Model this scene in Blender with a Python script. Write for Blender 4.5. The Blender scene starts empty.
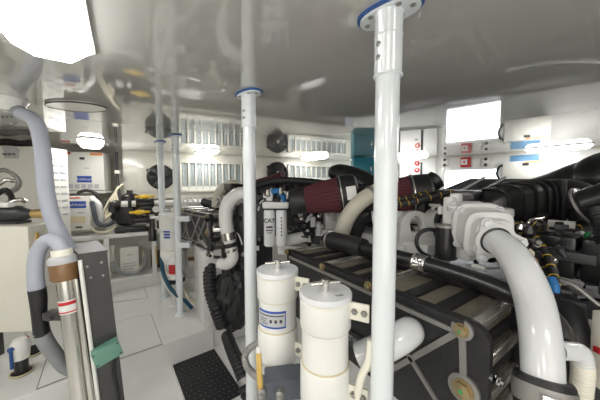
import bpy, bmesh, math, random
from mathutils import Vector, Matrix
random.seed(7)
V = Vector
SC = bpy.context.scene
COL = SC.collection
R = math.radians

# ------------------------------------------------------------------ camera model
FPX, PITCH, EYE, ZC = 255.0, R(3.3), 1.49, 2.045
CAM = V((0, 0, EYE))
def ray(px, py):
    f = V((0, math.cos(PITCH), -math.sin(PITCH))); u = V((0, math.sin(PITCH), math.cos(PITCH)))
    return f + V((1, 0, 0)) * ((px - 300) / FPX) + u * ((200 - py) / FPX)
def P(px, py, d):                       # point of the photo at depth d (metres along +Y)
    r = ray(px, py); return CAM + r * (d / r.y)
def OZ(px, py, z):                      # point of the photo on a horizontal plane
    r = ray(px, py); return CAM + r * ((z - EYE) / r.z)
def PL(px, py, p0, n):
    r = ray(px, py); return CAM + r * ((p0 - CAM).dot(n) / r.dot(n))
def PV(px, py, d, q=None):
    return P(px, py, d)

cam = bpy.data.cameras.new('camera'); cam.sensor_width = 36; cam.lens = FPX * 36 / 600
cam.clip_start = 0.02
co = bpy.data.objects.new('camera', cam); COL.objects.link(co)
co.location = CAM; co.rotation_euler = (R(90) - PITCH, 0, 0); SC.camera = co

# ------------------------------------------------------------------ materials
def mat(name, col, rough=0.4, metal=0.0, coat=0.0, var=0.06, scale=6.0, bump=0.0, bscale=60.0, emit=None, strength=0.0, ior=1.5):
    m = bpy.data.materials.new(name); m.use_nodes = True
    nt = m.node_tree; b = nt.nodes['Principled BSDF']
    tc = nt.nodes.new('ShaderNodeTexCoord')
    nz = nt.nodes.new('ShaderNodeTexNoise'); nz.inputs['Scale'].default_value = scale; nz.inputs['Detail'].default_value = 4
    nt.links.new(tc.outputs['Object'], nz.inputs['Vector'])
    mx = nt.nodes.new('ShaderNodeMix'); mx.data_type = 'RGBA'
    c = V(col)
    mx.inputs[6].default_value = (*(c * (1 - var)), 1); mx.inputs[7].default_value = (*[min(1, x * (1 + var)) for x in c], 1)
    nt.links.new(nz.outputs['Fac'], mx.inputs[0]); nt.links.new(mx.outputs[2], b.inputs['Base Color'])
    mr = nt.nodes.new('ShaderNodeMapRange'); mr.inputs['To Min'].default_value = max(0, rough * 0.85); mr.inputs['To Max'].default_value = min(1, rough * 1.15)
    nt.links.new(nz.outputs['Fac'], mr.inputs['Value']); nt.links.new(mr.outputs['Result'], b.inputs['Roughness'])
    b.inputs['Metallic'].default_value = metal; b.inputs['Coat Weight'].default_value = coat; b.inputs['Coat Roughness'].default_value = 0.05
    b.inputs['IOR'].default_value = ior
    if bump:
        n2 = nt.nodes.new('ShaderNodeTexNoise'); n2.inputs['Scale'].default_value = bscale; n2.inputs['Detail'].default_value = 3
        nt.links.new(tc.outputs['Object'], n2.inputs['Vector'])
        bp = nt.nodes.new('ShaderNodeBump'); bp.inputs['Strength'].default_value = bump; bp.inputs['Distance'].default_value = 0.01
        nt.links.new(n2.outputs['Fac'], bp.inputs['Height']); nt.links.new(bp.outputs['Normal'], b.inputs['Normal'])
    if emit:
        b.inputs['Emission Color'].default_value = (*emit, 1); b.inputs['Emission Strength'].default_value = strength
    return m
M = {}
def dm(key, *a, **k): M[key] = mat(key, *a, **k)
dm('white_gelcoat', (.80, .80, .78), .12, coat=.5, var=.02, scale=1.5)
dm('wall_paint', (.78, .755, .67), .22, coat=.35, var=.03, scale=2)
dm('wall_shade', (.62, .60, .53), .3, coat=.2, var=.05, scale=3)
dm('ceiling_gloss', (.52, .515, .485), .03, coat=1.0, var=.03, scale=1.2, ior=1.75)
dm('pole_paint', (.74, .78, .80), .18, coat=.5, var=.02)
dm('white_enamel', (.72, .73, .745), .2, coat=.4, var=.04, bump=.06, bscale=25)
dm('engine_white', (.72, .72, .71), .3, coat=.2, var=.08, bump=.15, bscale=40)
dm('cream_plastic', (.84, .81, .70), .35, coat=.1, var=.04)
dm('white_plastic', (.82, .815, .785), .3, coat=.2, var=.03)
dm('box_white', (.82, .81, .76), .35, var=.02)
dm('aged_glue', (.62, .53, .34), .5, var=.2)
dm('black_plastic', (.012, .012, .013), .32, var=.3, coat=.15)
dm('black_rubber', (.015, .015, .017), .5, var=.3, bump=.1)
dm('black_cast', (.016, .016, .018), .38, var=.3, bump=.25, bscale=90)
dm('dark_engine', (.022, .022, .025), .45, var=.5, scale=12, bump=.4, bscale=30)
dm('slate_plastic', (.075, .085, .105), .4, var=.1)
dm('charcoal', (.032, .033, .036), .4, var=.15)
dm('steel', (.66, .64, .60), .22, metal=1, var=.08)
dm('rod_steel', (.70, .68, .62), .25, metal=.8, var=.08)
dm('deep_teal', (.012, .07, .12), .35, var=.1)
dm('brushed_steel', (.085, .083, .082), .38, metal=.6, var=.12, scale=9)
dm('worn_alloy', (.34, .33, .315), .5, metal=.7, var=.12, scale=14)
dm('chrome', (.8, .8, .8), .1, metal=1, var=.02)
dm('zinc_bolt', (.40, .31, .18), .35, metal=.85, var=.25, scale=30)
dm('brass', (.62, .45, .2), .35, metal=.9, var=.15)
dm('brown_cap', (.23, .125, .055), .35, var=.35, scale=10, coat=.2)
dm('grey_hose', (.42, .445, .52), .5, var=.06)
dm('grey_canvas', (.28, .29, .30), .6, var=.1)
dm('maroon', (.085, .014, .022), .7, var=.35, scale=30, bump=.5, bscale=160)
dm('blue_label', (.015, .07, .40), .35, var=.03)
dm('blue_gasket', (.03, .10, .30), .4, var=.08)
dm('blue_hose', (.02, .16, .42), .4, var=.1)
dm('teal_paint', (.01, .20, .27), .35, var=.08)
dm('sky_blue', (.16, .36, .60), .5, var=.05)
dm('yellow', (.78, .50, .02), .4, var=.06)
dm('ochre_grip', (.58, .38, .10), .5, var=.15)
dm('orange', (.75, .25, .05), .5, var=.05)
dm('red', (.55, .02, .025), .35, coat=.2, var=.05)
dm('green_box', (.13, .29, .22), .45, var=.04)
dm('green', (.04, .35, .1), .4)
dm('cream_cable', (.72, .66, .50), .5, var=.1)
dm('beige_hose', (.58, .55, .46), .5, var=.12, scale=14)
dm('ink', (.03, .03, .035), .5, var=.05)
dm('paper', (.78, .78, .76), .6, var=.02)
dm('label_grey', (.50, .51, .53), .4, var=.05)
dm('tan_print', (.72, .62, .42), .6, var=.1)
dm('red_sticker', (.62, .10, .06), .5, var=.05)
dm('groove', (.16, .15, .13), .6, var=.1)
dm('filter_media', (.42, .46, .46), .8, var=.3, scale=25)
dm('lens', (.9, .9, .9), .3, emit=(1.0, .985, .95), strength=13)
dm('panel_glow', (.9, .9, .9), .3, emit=(.93, .96, 1.0), strength=5)  # emission of the added glowing wall panel, not a lamp lens

def pattern_mat(name, c1, c2, sx, sy, rough=.5, metal=.0, axis_swap=False, bump=.6):
    m = bpy.data.materials.new(name); m.use_nodes = True
    nt = m.node_tree; b = nt.nodes['Principled BSDF']
    tc = nt.nodes.new('ShaderNodeTexCoord')
    ws = []
    for d, s in (('X', sx), ('Y', sy)):
        w = nt.nodes.new('ShaderNodeTexWave'); w.bands_direction = d; w.inputs['Scale'].default_value = s
        w.inputs['Distortion'].default_value = .15
        nt.links.new(tc.outputs['Object'], w.inputs['Vector']); ws.append(w)
    mu = nt.nodes.new('ShaderNodeMath'); mu.operation = 'MAXIMUM'
    nt.links.new(ws[0].outputs['Fac'], mu.inputs[0]); nt.links.new(ws[1].outputs['Fac'], mu.inputs[1])
    rp = nt.nodes.new('ShaderNodeValToRGB'); rp.color_ramp.elements[0].position = .45; rp.color_ramp.elements[1].position = .8
    rp.color_ramp.elements[0].color = (*c1, 1); rp.color_ramp.elements[1].color = (*c2, 1)
    nt.links.new(mu.outputs[0], rp.inputs[0]); nt.links.new(rp.outputs[0], b.inputs['Base Color'])
    bp = nt.nodes.new('ShaderNodeBump'); bp.inputs['Strength'].default_value = bump; bp.inputs['Distance'].default_value = .004
    nt.links.new(mu.outputs[0], bp.inputs['Height']); nt.links.new(bp.outputs['Normal'], b.inputs['Normal'])
    b.inputs['Roughness'].default_value = rough; b.inputs['Metallic'].default_value = metal
    M[name] = m
pattern_mat('core_mesh', (.05, .042, .03), (.36, .32, .245), 48, 18, .5, .2)

# ------------------------------------------------------------------ mesh builder
def basis(axis):
    a = V(axis).normalized()
    t = V((0, 0, 1)) if abs(a.z) < .9 else V((1, 0, 0))
    u = t.cross(a).normalized(); return u, a.cross(u).normalized(), a
def spline(pts, n=8):
    pts = [V(p) for p in pts]
    if len(pts) < 3: return [pts[0].lerp(pts[1], i / n) for i in range(n + 1)]
    ex = [pts[0] * 2 - pts[1]] + pts + [pts[-1] * 2 - pts[-2]]
    out = []
    for i in range(1, len(ex) - 2):
        a, b, c, d = ex[i - 1:i + 3]
        for k in range(n):
            t = k / n
            out.append(.5 * (2 * b + (c - a) * t + (2 * a - 5 * b + 4 * c - d) * t * t + (3 * b - a - 3 * c + d) * t ** 3))
    out.append(pts[-1]); return out

class MB:
    def __init__(s, org=None):
        s.v = []; s.f = []; s.org = V(org) if org is not None else V((0, 0, 0))
    def add(s, vs, fs):
        o = len(s.v); s.v += [V(x) for x in vs]; s.f += [[i + o for i in f] for f in fs]; return s
    def box(s, c, size, rz=0, bev=0, ax=None):
        c = V(c); hx, hy, hz = [x / 2 for x in size]
        if ax is None:
            ax = (V((math.cos(rz), math.sin(rz), 0)), V((-math.sin(rz), math.cos(rz), 0)), V((0, 0, 1)))
        b = bmesh.new(); bmesh.ops.create_cube(b, size=1)
        for v in b.verts: v.co = V((v.co.x * 2 * hx, v.co.y * 2 * hy, v.co.z * 2 * hz))
        if bev: bmesh.ops.bevel(b, geom=b.edges[:], offset=min(bev, .45 * min(size)), segments=2, affect='EDGES', profile=.6)
        b.verts.index_update()
        s.add([c + ax[0] * v.co.x + ax[1] * v.co.y + ax[2] * v.co.z for v in b.verts], [[v.index for v in f.verts] for f in b.faces]); b.free(); return s
    def prism(s, pts, vec):
        pts = [V(p) for p in pts]; vec = V(vec); n = len(pts)
        nr = V((0, 0, 0))
        for i in range(n): nr += (pts[i] - pts[0]).cross(pts[(i + 1) % n] - pts[0])
        if nr.dot(vec) > 0: pts = pts[::-1]
        s.add(pts + [p + vec for p in pts], [list(range(n)), list(range(2 * n - 1, n - 1, -1))] + [[(i + 1) % n, i, n + i, n + (i + 1) % n] for i in range(n)]); return s
    def tube(s, pts, r, n=16, caps=True, smooth=0, closed=False):
        pts = [V(p) for p in pts]
        if smooth:
            if isinstance(r, (list, tuple)):
                rr = [V((x, 0, 0)) for x in r]; r = [max(1e-4, q.x) for q in spline(rr, smooth)]
            pts = spline(pts, smooth)
        k = len(pts); rs = list(r) if isinstance(r, (list, tuple)) else [r] * k
        u, w, a = basis(pts[1] - pts[0]); vs = []
        for i in range(k):
            if closed: t = pts[(i + 1) % k] - pts[i - 1]
            else: t = pts[min(i + 1, k - 1)] - pts[max(i - 1, 0)]
            if t.length < 1e-9: t = a
            t = t.normalized(); u = (u - t * u.dot(t)).normalized(); w = t.cross(u); a = t
            vs += [pts[i] + (u * math.cos(2 * math.pi * j / n) + w * math.sin(2 * math.pi * j / n)) * rs[i] for j in range(n)]
        fs = []
        for i in range(k if closed else k - 1):
            i2 = (i + 1) % k
            fs += [[i * n + j, i * n + (j + 1) % n, i2 * n + (j + 1) % n, i2 * n + j] for j in range(n)]
        if caps and not closed: fs += [list(range(n - 1, -1, -1)), [(k - 1) * n + j for j in range(n)]]
        s.add(vs, fs); return s
    def cyl(s, p0, p1, r0, r1=None, n=24): return s.tube([p0, p1], [r0, r0 if r1 is None else r1], n)
    def corr(s, pts, r, amp, pitch, n=18):               # corrugated hose
        q = spline(pts, 14); L = sum((q[i + 1] - q[i]).length for i in range(len(q) - 1)); m = max(8, int(L / pitch) * 4)
        cum = [0]
        for i in range(len(q) - 1): cum.append(cum[-1] + (q[i + 1] - q[i]).length)
        out = []; rr = []; j = 0
        for i in range(m + 1):
            t = L * i / m
            while j < len(q) - 2 and cum[j + 1] < t: j += 1
            f = (t - cum[j]) / max(1e-9, cum[j + 1] - cum[j]); out.append(q[j].lerp(q[j + 1], f)); rr.append(r + amp * (1, 0, -1, 0)[i % 4])
        return s.tube(out, rr, n)
    def lathe(s, prof, o, axis=(0, 0, 1), n=32):
        u, w, a = basis(axis); o = V(o); vs = []
        for r, h in prof: vs += [o + a * h + (u * math.cos(2 * math.pi * j / n) + w * math.sin(2 * math.pi * j / n)) * max(r, 1e-5) for j in range(n)]
        k = len(prof); fs = []
        for i in range(k - 1): fs += [[i * n + j, i * n + (j + 1) % n, (i + 1) * n + (j + 1) % n, (i + 1) * n + j] for j in range(n)]
        fs += [list(range(n - 1, -1, -1)), [(k - 1) * n + j for j in range(n)]]
        return s.add(vs, fs)
    def ring(s, c, axis, R_, r, n=32, m=10):
        u, w, a = basis(axis); c = V(c)
        return s.tube([c + (u * math.cos(2 * math.pi * i / n) + w * math.sin(2 * math.pi * i / n)) * R_ for i in range(n)], r, m, closed=True)
    def ball(s, c, r, n=16, sc=(1, 1, 1)):
        b = bmesh.new(); bmesh.ops.create_uvsphere(b, u_segments=n, v_segments=n // 2 + 2, radius=1); b.verts.index_update()
        c = V(c); s.add([c + V((v.co.x * sc[0], v.co.y * sc[1], v.co.z * sc[2])) * r for v in b.verts], [[v.index for v in f.verts] for f in b.faces]); b.free(); return s
    def hexn(s, c, axis, r, h):                            # hexagon nut
        a = V(axis).normalized(); return s.cyl(V(c), V(c) + a * h, r, r, 6)
    def build(s, name, m, parent=None, ang=38):
        me = bpy.data.meshes.new(name)
        me.from_pydata([v - s.org for v in s.v], [], s.f); me.validate()
        b = bmesh.new(); b.from_mesh(me); bmesh.ops.recalc_face_normals(b, faces=b.faces); b.to_mesh(me); b.free()
        for p in me.polygons: p.use_smooth = True
        me.set_sharp_from_angle(angle=R(ang))
        me.materials.append(M[m] if isinstance(m, str) else m)
        o = bpy.data.objects.new(name, me); COL.objects.link(o)
        if parent is not None: o.parent = parent
        else: o.location = s.org
        return o

def tag(o, label=None, cat=None, group=None, kind=None):
    if label: o['label'] = label
    if cat: o['category'] = cat
    if group: o['group'] = group
    if kind: o['kind'] = kind
    return o
def thing(name, label, cat, loc=(0, 0, 0), rz=0, group=None):
    o = bpy.data.objects.new(name, None); COL.objects.link(o); o.empty_display_size = .05
    o.location = loc; o.rotation_euler = (0, 0, rz); return tag(o, label, cat, group)
def single(mb, name, m, label, cat, group=None):
    return tag(mb.build(name, m), label, cat, group)
def copy_thing(o, loc, rz=None, label=None, skip=()):
    def cp(q, par):
        c = q.copy(); COL.objects.link(c); c.parent = par
        for ch in list(q.children):
            if ch.name.split('.')[0] not in skip: cp(ch, c)
        return c
    c = cp(o, None); c.location = loc
    if rz is not None: c.rotation_euler = (0, 0, rz)
    if label: c['label'] = label
    return c
def struct(mb, name, m): return tag(mb.build(name, m), kind='structure')
def text(body, name, m, o, ux, uz, height, parent=None, org=None, bold=0.0):
    cu = bpy.data.curves.new('tmp', 'FONT'); cu.body = body; cu.size = 1; cu.align_x = 'CENTER'; cu.align_y = 'CENTER'; cu.extrude = 0; cu.offset = bold
    t = bpy.data.objects.new('tmp', cu); COL.objects.link(t)
    dg = bpy.context.evaluated_depsgraph_get(); me = bpy.data.meshes.new_from_object(t.evaluated_get(dg))
    bpy.data.objects.remove(t); bpy.data.curves.remove(cu)
    ux = V(ux).normalized(); uz = V(uz).normalized(); o = V(o); org = V(org) if org is not None else V((0, 0, 0))
    for v in me.vertices: v.co = o + ux * v.co.x * height + uz * v.co.y * height - org
    me.name = name; me.materials.clear(); me.materials.append(M[m])
    ob = bpy.data.objects.new(name, me); COL.objects.link(ob); ob.parent = parent
    return ob

class Frame:                              # an upright plane (wall, cabinet front): a along it, z up, off towards the camera
    def __init__(s, p, q):
        s.o = V((p[0], p[1], 0)); d = V((q[0] - p[0], q[1] - p[1], 0)); s.u = d.normalized(); s.L = d.length
        n = V((s.u.y, -s.u.x, 0)); s.n = n if n.dot(CAM - s.o) > 0 else -n
        s.z = V((0, 0, 1)); s.rz = math.atan2(s.u.y, s.u.x)
    def pt(s, a, z, off=0): return s.o + s.u * a + s.n * off + s.z * z
    def px(s, x, y, off=0): return PL(x, y, s.o + s.n * off, s.n)
    def az(s, x, y, off=0):
        p = s.px(x, y, off); return (p - s.o).dot(s.u), p.z
    def rect(s, x0, y0, x1, y1, off=0):    # pixel rectangle -> a0,a1,z0,z1
        ym, xm = (y0 + y1) / 2, (x0 + x1) / 2
        a0 = s.az(x0, ym, off)[0]; a1 = s.az(x1, ym, off)[0]; z1 = s.az(xm, y0, off)[1]; z0 = s.az(xm, y1, off)[1]
        return a0, a1, z0, z1
    def box(s, mb, a0, a1, z0, z1, d0, d1, bev=0):   # d0..d1 = offsets along the normal
        return mb.box(s.pt((a0 + a1) / 2, (z0 + z1) / 2, (d0 + d1) / 2), (abs(a1 - a0), abs(d1 - d0), abs(z1 - z0)), bev=bev, ax=(s.u, s.n, s.z))
# ------------------------------------------------------------------ the room
E2 = V((.574, -.819, 0)).normalized(); E1 = V((-E2.y, E2.x, 0))      # along and across the engines
A2 = math.atan2(E2.y, E2.x); A1 = math.atan2(E1.y, E1.x)
EZ = V((0, 0, 1))
FB = Frame(OZ(122, 150, ZC), OZ(345, 161, ZC))                        # forward bulkhead
FR = Frame(OZ(20, 151, ZC), OZ(126, 153.5, ZC))                       # recess with the chargers
cB = FB.pt(FB.L + .15, 0); cS = OZ(442, 157, ZC)
FT = Frame(cB, cS)                                                    # short wall behind the pole
FS = Frame(OZ(442, 157, ZC), OZ(600, 147, ZC))                        # starboard wall
sEnd = FS.pt(FS.L + 1.3, 0)

fl = MB()
edge = [OZ(36, 391, 0), OZ(120, 361, 0), OZ(164, 346, 0), OZ(213, 327, 0)]
cnr = edge[-1]; d1 = (edge[-1] - edge[0]).normalized(); left_end = edge[0] - d1 * 1.6
bk = cnr + V((-.66, .75, 0)).normalized() * 2.6
fl.prism([left_end, cnr, bk, V((-2.0, 5.6, 0)), V((-5, 5, 0)), V((-5, -.2, 0))], (0, 0, -.25))
struct(fl, 'floor', 'white_gelcoat')
b = MB(); b.prism([V((-5, -1.6, -.24)), V((5.6, -1.6, -.24)), V((5.6, 2.6, -.24)), V((2.5, 6.6, -.24)), V((-3.0, 6.6, -.24)), V((-5, 3, -.24))], (0, 0, -.1))
struct(b, 'floor_lower', 'white_gelcoat')
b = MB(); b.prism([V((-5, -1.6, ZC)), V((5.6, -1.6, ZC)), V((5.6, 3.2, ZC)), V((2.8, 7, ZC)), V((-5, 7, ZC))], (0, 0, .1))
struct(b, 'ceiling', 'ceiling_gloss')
zB = 1.27
b = MB(); FB.box(b, 0, FB.L + .15, zB, ZC, -.25, 0, .004); struct(b, 'wall_forward', 'wall_paint')
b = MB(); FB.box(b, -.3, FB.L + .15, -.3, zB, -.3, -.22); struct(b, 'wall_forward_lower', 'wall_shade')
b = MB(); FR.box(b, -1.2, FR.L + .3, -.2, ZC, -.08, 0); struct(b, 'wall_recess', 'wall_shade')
b = MB(); FT.box(b, 0, FT.L, -.3, ZC, -.08, 0); struct(b, 'wall_aft', 'white_gelcoat')
b = MB(); FS.box(b, 0, FS.L + 1.3, -.3, ZC, -.08, 0); struct(b, 'wall_starboard', 'white_gelcoat')
b = MB(); b.prism([sEnd, V((5.5, 1.5, 0)), V((5.5, -1.5, 0)), V((5.6, -1.5, 0)), V((5.6, 1.6, 0)), sEnd + V((.1, .05, 0))], (0, 0, ZC))
b.prism([V((-4.6, -1.5, 0)), V((5.6, -1.5, 0)), V((5.6, -1.6, 0)), V((-4.6, -1.6, 0))], (0, 0, ZC)); struct(b, 'wall_rear', 'wall_paint')
b = MB(); b.prism([V((-4.5, 4.8, 0)), V((-3.1, -1.5, 0)), V((-3.2, -1.5, 0)), V((-4.6, 4.8, 0))], (0, 0, ZC)); struct(b, 'wall_port', 'wall_paint')
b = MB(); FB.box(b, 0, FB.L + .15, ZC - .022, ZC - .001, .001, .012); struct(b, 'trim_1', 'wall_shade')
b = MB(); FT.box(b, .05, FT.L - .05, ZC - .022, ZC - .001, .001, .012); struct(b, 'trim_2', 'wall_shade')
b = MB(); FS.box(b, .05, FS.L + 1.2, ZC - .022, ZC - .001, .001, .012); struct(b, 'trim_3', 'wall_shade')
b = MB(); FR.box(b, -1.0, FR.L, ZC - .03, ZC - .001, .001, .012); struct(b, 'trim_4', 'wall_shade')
# floor hatches: a flush lid in a dark seal
def hatch(label, px):
    q = [OZ(x, y, 0) for x, y in px]; c = sum(q, V()) / 4
    t = thing('floor_hatch', label, 'hatch', c)
    m = MB(c); m.prism([p + V((0, 0, .0005)) for p in q], (0, 0, .0015)); m.build('seal', 'groove', t)
    m = MB(c); m.prism([p + (c - p).normalized() * .012 + V((0, 0, .0005)) for p in q], (0, 0, .004)); m.build('lid', 'white_gelcoat', t)
    return t
hatch('square white floor hatch beside the step edge in front of the steel locker', [(119, 359.5), (112, 323), (151, 313.5), (162.5, 344.5)])
hatch('white floor hatch panel behind the tilted steel filter tubes', [(36, 390), (49, 350), (100, 336), (108, 362)])
hatch('far floor hatch lid below the white equipment shelf', [(111, 303), (109, 291.5), (143, 283.5), (148, 298)])

# step with black tread
t1, t2, t3 = OZ(172.6, 365.5, -.22), OZ(214, 349, -.22), OZ(243, 393, -.22); t4 = t1 + t3 - t2
tc = (t1 + t3) / 2
T = thing('step', 'black non-slip step tread in a white tray below the floor edge', 'step', tc - V((0, 0, .02)))
m = MB(tc - V((0, 0, .02))); m.prism([tc + (p - tc) * 1.05 + V((0, 0, -.02)) for p in (t1, t2, t3, t4)], (0, 0, .016)); m.build('tray', 'white_gelcoat', T)
m = MB(tc - V((0, 0, .02))); m.prism([p + V((0, 0, -.004)) for p in (t1, t2, t3, t4)], (0, 0, .008))
ux = (t2 - t1); uy = (t4 - t1)
for i in range(9):
    for j in range(14):
        c = t1 + ux * ((i + .5 + .25 * (j % 2)) / 9.5) + uy * ((j + .5) / 14) + V((0, 0, .005))
        m.box(c, (.022, .010, .005), rz=math.atan2(ux.y, ux.x) + (R(45) if (i + j) % 2 else R(-45)))
m.build('tread', 'black_rubber', T)
m = MB(tc - V((0, 0, .02)))
for i in range(9):
    for j in range(14):
        c = t1 + ux * ((i + .5 + .25 * (j % 2)) / 9.5) + uy * ((j + .5) / 14) + V((0, 0, .008))
        m.cyl(c, c + V((0, 0, .0012)), .0045, n=6)
tag(m.build('grip_stud', 'worn_alloy', T), kind='stuff')

# white beams of the engine bed
def beam(a, c, w, h, label, top):
    a, c = V((a.x, a.y, 0)), V((c.x, c.y, 0)); d = (c - a); L = d.length; u = d.normalized(); n = V((-u.y, u.x, 0))
    o = (a + c) / 2 + n * w / 2; m = MB(V((o.x, o.y, top - h)))
    m.box(V((o.x, o.y, top - h / 2)), (L, w, h), ax=(u, n, EZ), bev=.008)
    return single(m, 'engine_bed_beam', 'white_gelcoat', label, 'beam')
beam(OZ(217, 325, -.01), OZ(217, 325, -.01) + E1 * 1.25, .10, .225, 'white engine bed beam running behind the step and strainers', -.01)
p = P(183, 269, 3.35)
beam(p, p + E1 * .42, .12, .16, 'white cross beam under the far cooler behind the black hose', p.z)

# ------------------------------------------------------------------ ceiling lamps
def lamp(name, label, c, em):
    t = thing('ceiling_lamp', label, 'lamp', V((c.x, c.y, ZC)), A2, 'long hexagonal ceiling lamps')
    def hexa(L, W, z, k=.09, w2=.55): return [V((-L / 2, -W / 2 * w2, z)), V((-L / 2 + k, -W / 2, z)), V((L / 2 - k, -W / 2, z)), V((L / 2, -W / 2 * w2, z)), V((L / 2, W / 2 * w2, z)), V((L / 2 - k, W / 2, z)), V((-L / 2 + k, W / 2, z)), V((-L / 2, W / 2 * w2, z))]
    m = MB(); m.prism(hexa(.70, .27, -.014), (0, 0, .0135)); m.build('housing', 'white_plastic', t)
    a, bq = hexa(.68, .25, -.014), hexa(.60, .19, -.058, .08)
    m = MB(); m.add(a + bq, [list(range(8)), list(range(15, 7, -1))] + [[i, (i + 1) % 8, 8 + (i + 1) % 8, 8 + i] for i in range(8)])
    m.build('diffuser', em, t, 15)
    return t
e = OZ(54, 60, 1.99)
near = e + E2 * .31
L0 = lamp('x', 'large lit ceiling lamp near the camera, above the grey hose', near, 'lens')
for (x, y, lab) in ((91, 141.5, 'lit ceiling lamp above the upper charger box'),
                    (207, 151, 'lit ceiling lamp above the left ventilation grille'),
                    (314, 156.3, 'lit ceiling lamp above the right ventilation grille'),
                    (365, 158, 'lit ceiling lamp in front of the teal locker'),
                    (409, 156, 'lit ceiling lamp beside the red push buttons'),
                    (557, 146.5, 'lit ceiling lamp above the big black duct at far right')):
    copy_thing(L0, OZ(x, y, ZC), label=lab, rz=math.atan2(OZ(x, y, ZC).y, OZ(x, y, ZC).x) if x == 91 else None)
for (x, y) in ((.9, -.5), (2.5, 1.25), (-1.8, -.6), (3.6, 2.0), (-.4, -1.1), (-2.5, 1.0)):  # unseen lamps added out of view to brighten the room
    copy_thing(L0, V((x, y, ZC)), label='added unseen ceiling lamp lighting the room from out of view')

# ------------------------------------------------------------------ poles
def pole(label, x, y, zb, r=.038):
    t = thing('support_pole', label, 'pole', (x, y, zb), 0, 'white support poles'); h = ZC - zb
    m = MB(); m.cyl((0, 0, .012), (0, 0, h - .06), r, n=32); m.build('shaft', 'pole_paint', t)
    m = MB(); m.lathe([(r + .0035, h - .21), (r + .005, h - .205), (r + .005, h - .025), (r + .012, h - .015), (r + .012, h - .012)], (0, 0, 0)); m.ring((0, 0, h - .205), EZ, r + .004, .004); m.ring((0, 0, h - .085), EZ, r + .004, .003)
    sl = m.build('sleeve', 'pole_paint', t)
    fa = OZ(420, 0, ZC) - OZ(361, 28, ZC); an = math.atan2(fa.y, fa.x); cx, sx = math.cos(an), math.sin(an)
    def oval(L, W, z):
        o = []
        for i in range(40):
            q = 2 * math.pi * i / 40; X = math.copysign(abs(math.cos(q)) ** .8, math.cos(q)) * L / 2; Y = math.copysign(abs(math.sin(q)) ** .8, math.sin(q)) * W / 2
            o.append(V((X * cx - Y * sx, X * sx + Y * cx, z)))
        return o
    m = MB(); m.prism(oval(.21, .115, h - .010), (0, 0, .0095)); m.build('gasket', 'blue_gasket', t)
    m = MB(); m.prism(oval(.192, .10, h - .018), (0, 0, .008)); fp = m.build('flange', 'pole_paint', t)
    for X, Y in ((.075, .0), (-.075, .0), (.045, -.034), (-.045, -.034)):
        m = MB(); q = V((X * cx - Y * sx, X * sx + Y * cx, h - .018)); m.lathe([(.0085, 0), (.0085, -.003), (.004, -.0045), (.0035, -.002)], q); m.build('screw', 'worn_alloy', fp)
    dv = V((-x, -y, 0)).normalized(); dv = V((dv.x * math.cos(-.75) - dv.y * math.sin(-.75), dv.x * math.sin(-.75) + dv.y * math.cos(-.75), 0))
    for z in (h - .115, h - .155):
        m = MB(); m.lathe([(.0085, 0), (.0085, .003), (.0045, .004), (.004, .002)], dv * (r + .004) + V((0, 0, z)), dv); m.build('screw', 'worn_alloy', sl)
    m = MB(); m.lathe([(r + .03, .0), (r + .03, .008), (r + .008, .012), (r + .004, .03)], (0, 0, 0)); m.build('foot', 'pole_paint', t)
    return t
pd = OZ(389, 10, ZC); pole('thick white support pole nearest the camera with an oval ceiling flange', pd.x, pd.y, -.24)
pc = OZ(248.5, 93, ZC); PC = pole('white support pole with blue collar beside the white strainers', pc.x, pc.y, -.24)
pb = OZ(174.5, 136, ZC); pb_f = OZ(181, 315, 0)
PB = pole('slim white pole with two side brackets standing on the floor beside the black hose', (pb.x + pb_f.x) / 2, (pb.y + pb_f.y) / 2, .0)
for zc in (P(185, 218.5, PB.location.y).z, P(185, 244.5, PB.location.y).z):
    m = MB(); m.box(V((.085, .02, zc)), (.12, .12, .06), bev=.006); m.build('bracket', 'pole_paint', PB)
pa = OZ(160, 142, ZC); pole('slim white pole farthest away, in front of the round fan', pa.x, pa.y, 0)

# access plate and hose nozzle on the ceiling
c = OZ(77, 107, ZC - .01)
T = thing('ceiling_access_plate', 'round ceiling access plate with a thin metal rim', 'access plate', V((c.x, c.y, ZC))); T.scale = (1, .6, 1)
m = MB(); m.lathe([(.19, -.012), (.19, -.001)], (0, 0, 0), n=48); m.build('plate', 'wall_paint', T)
m = MB(); m.ring((0, 0, -.010), EZ, .192, .0055, 48, 8); m.build('rim', 'brushed_steel', T)

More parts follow.
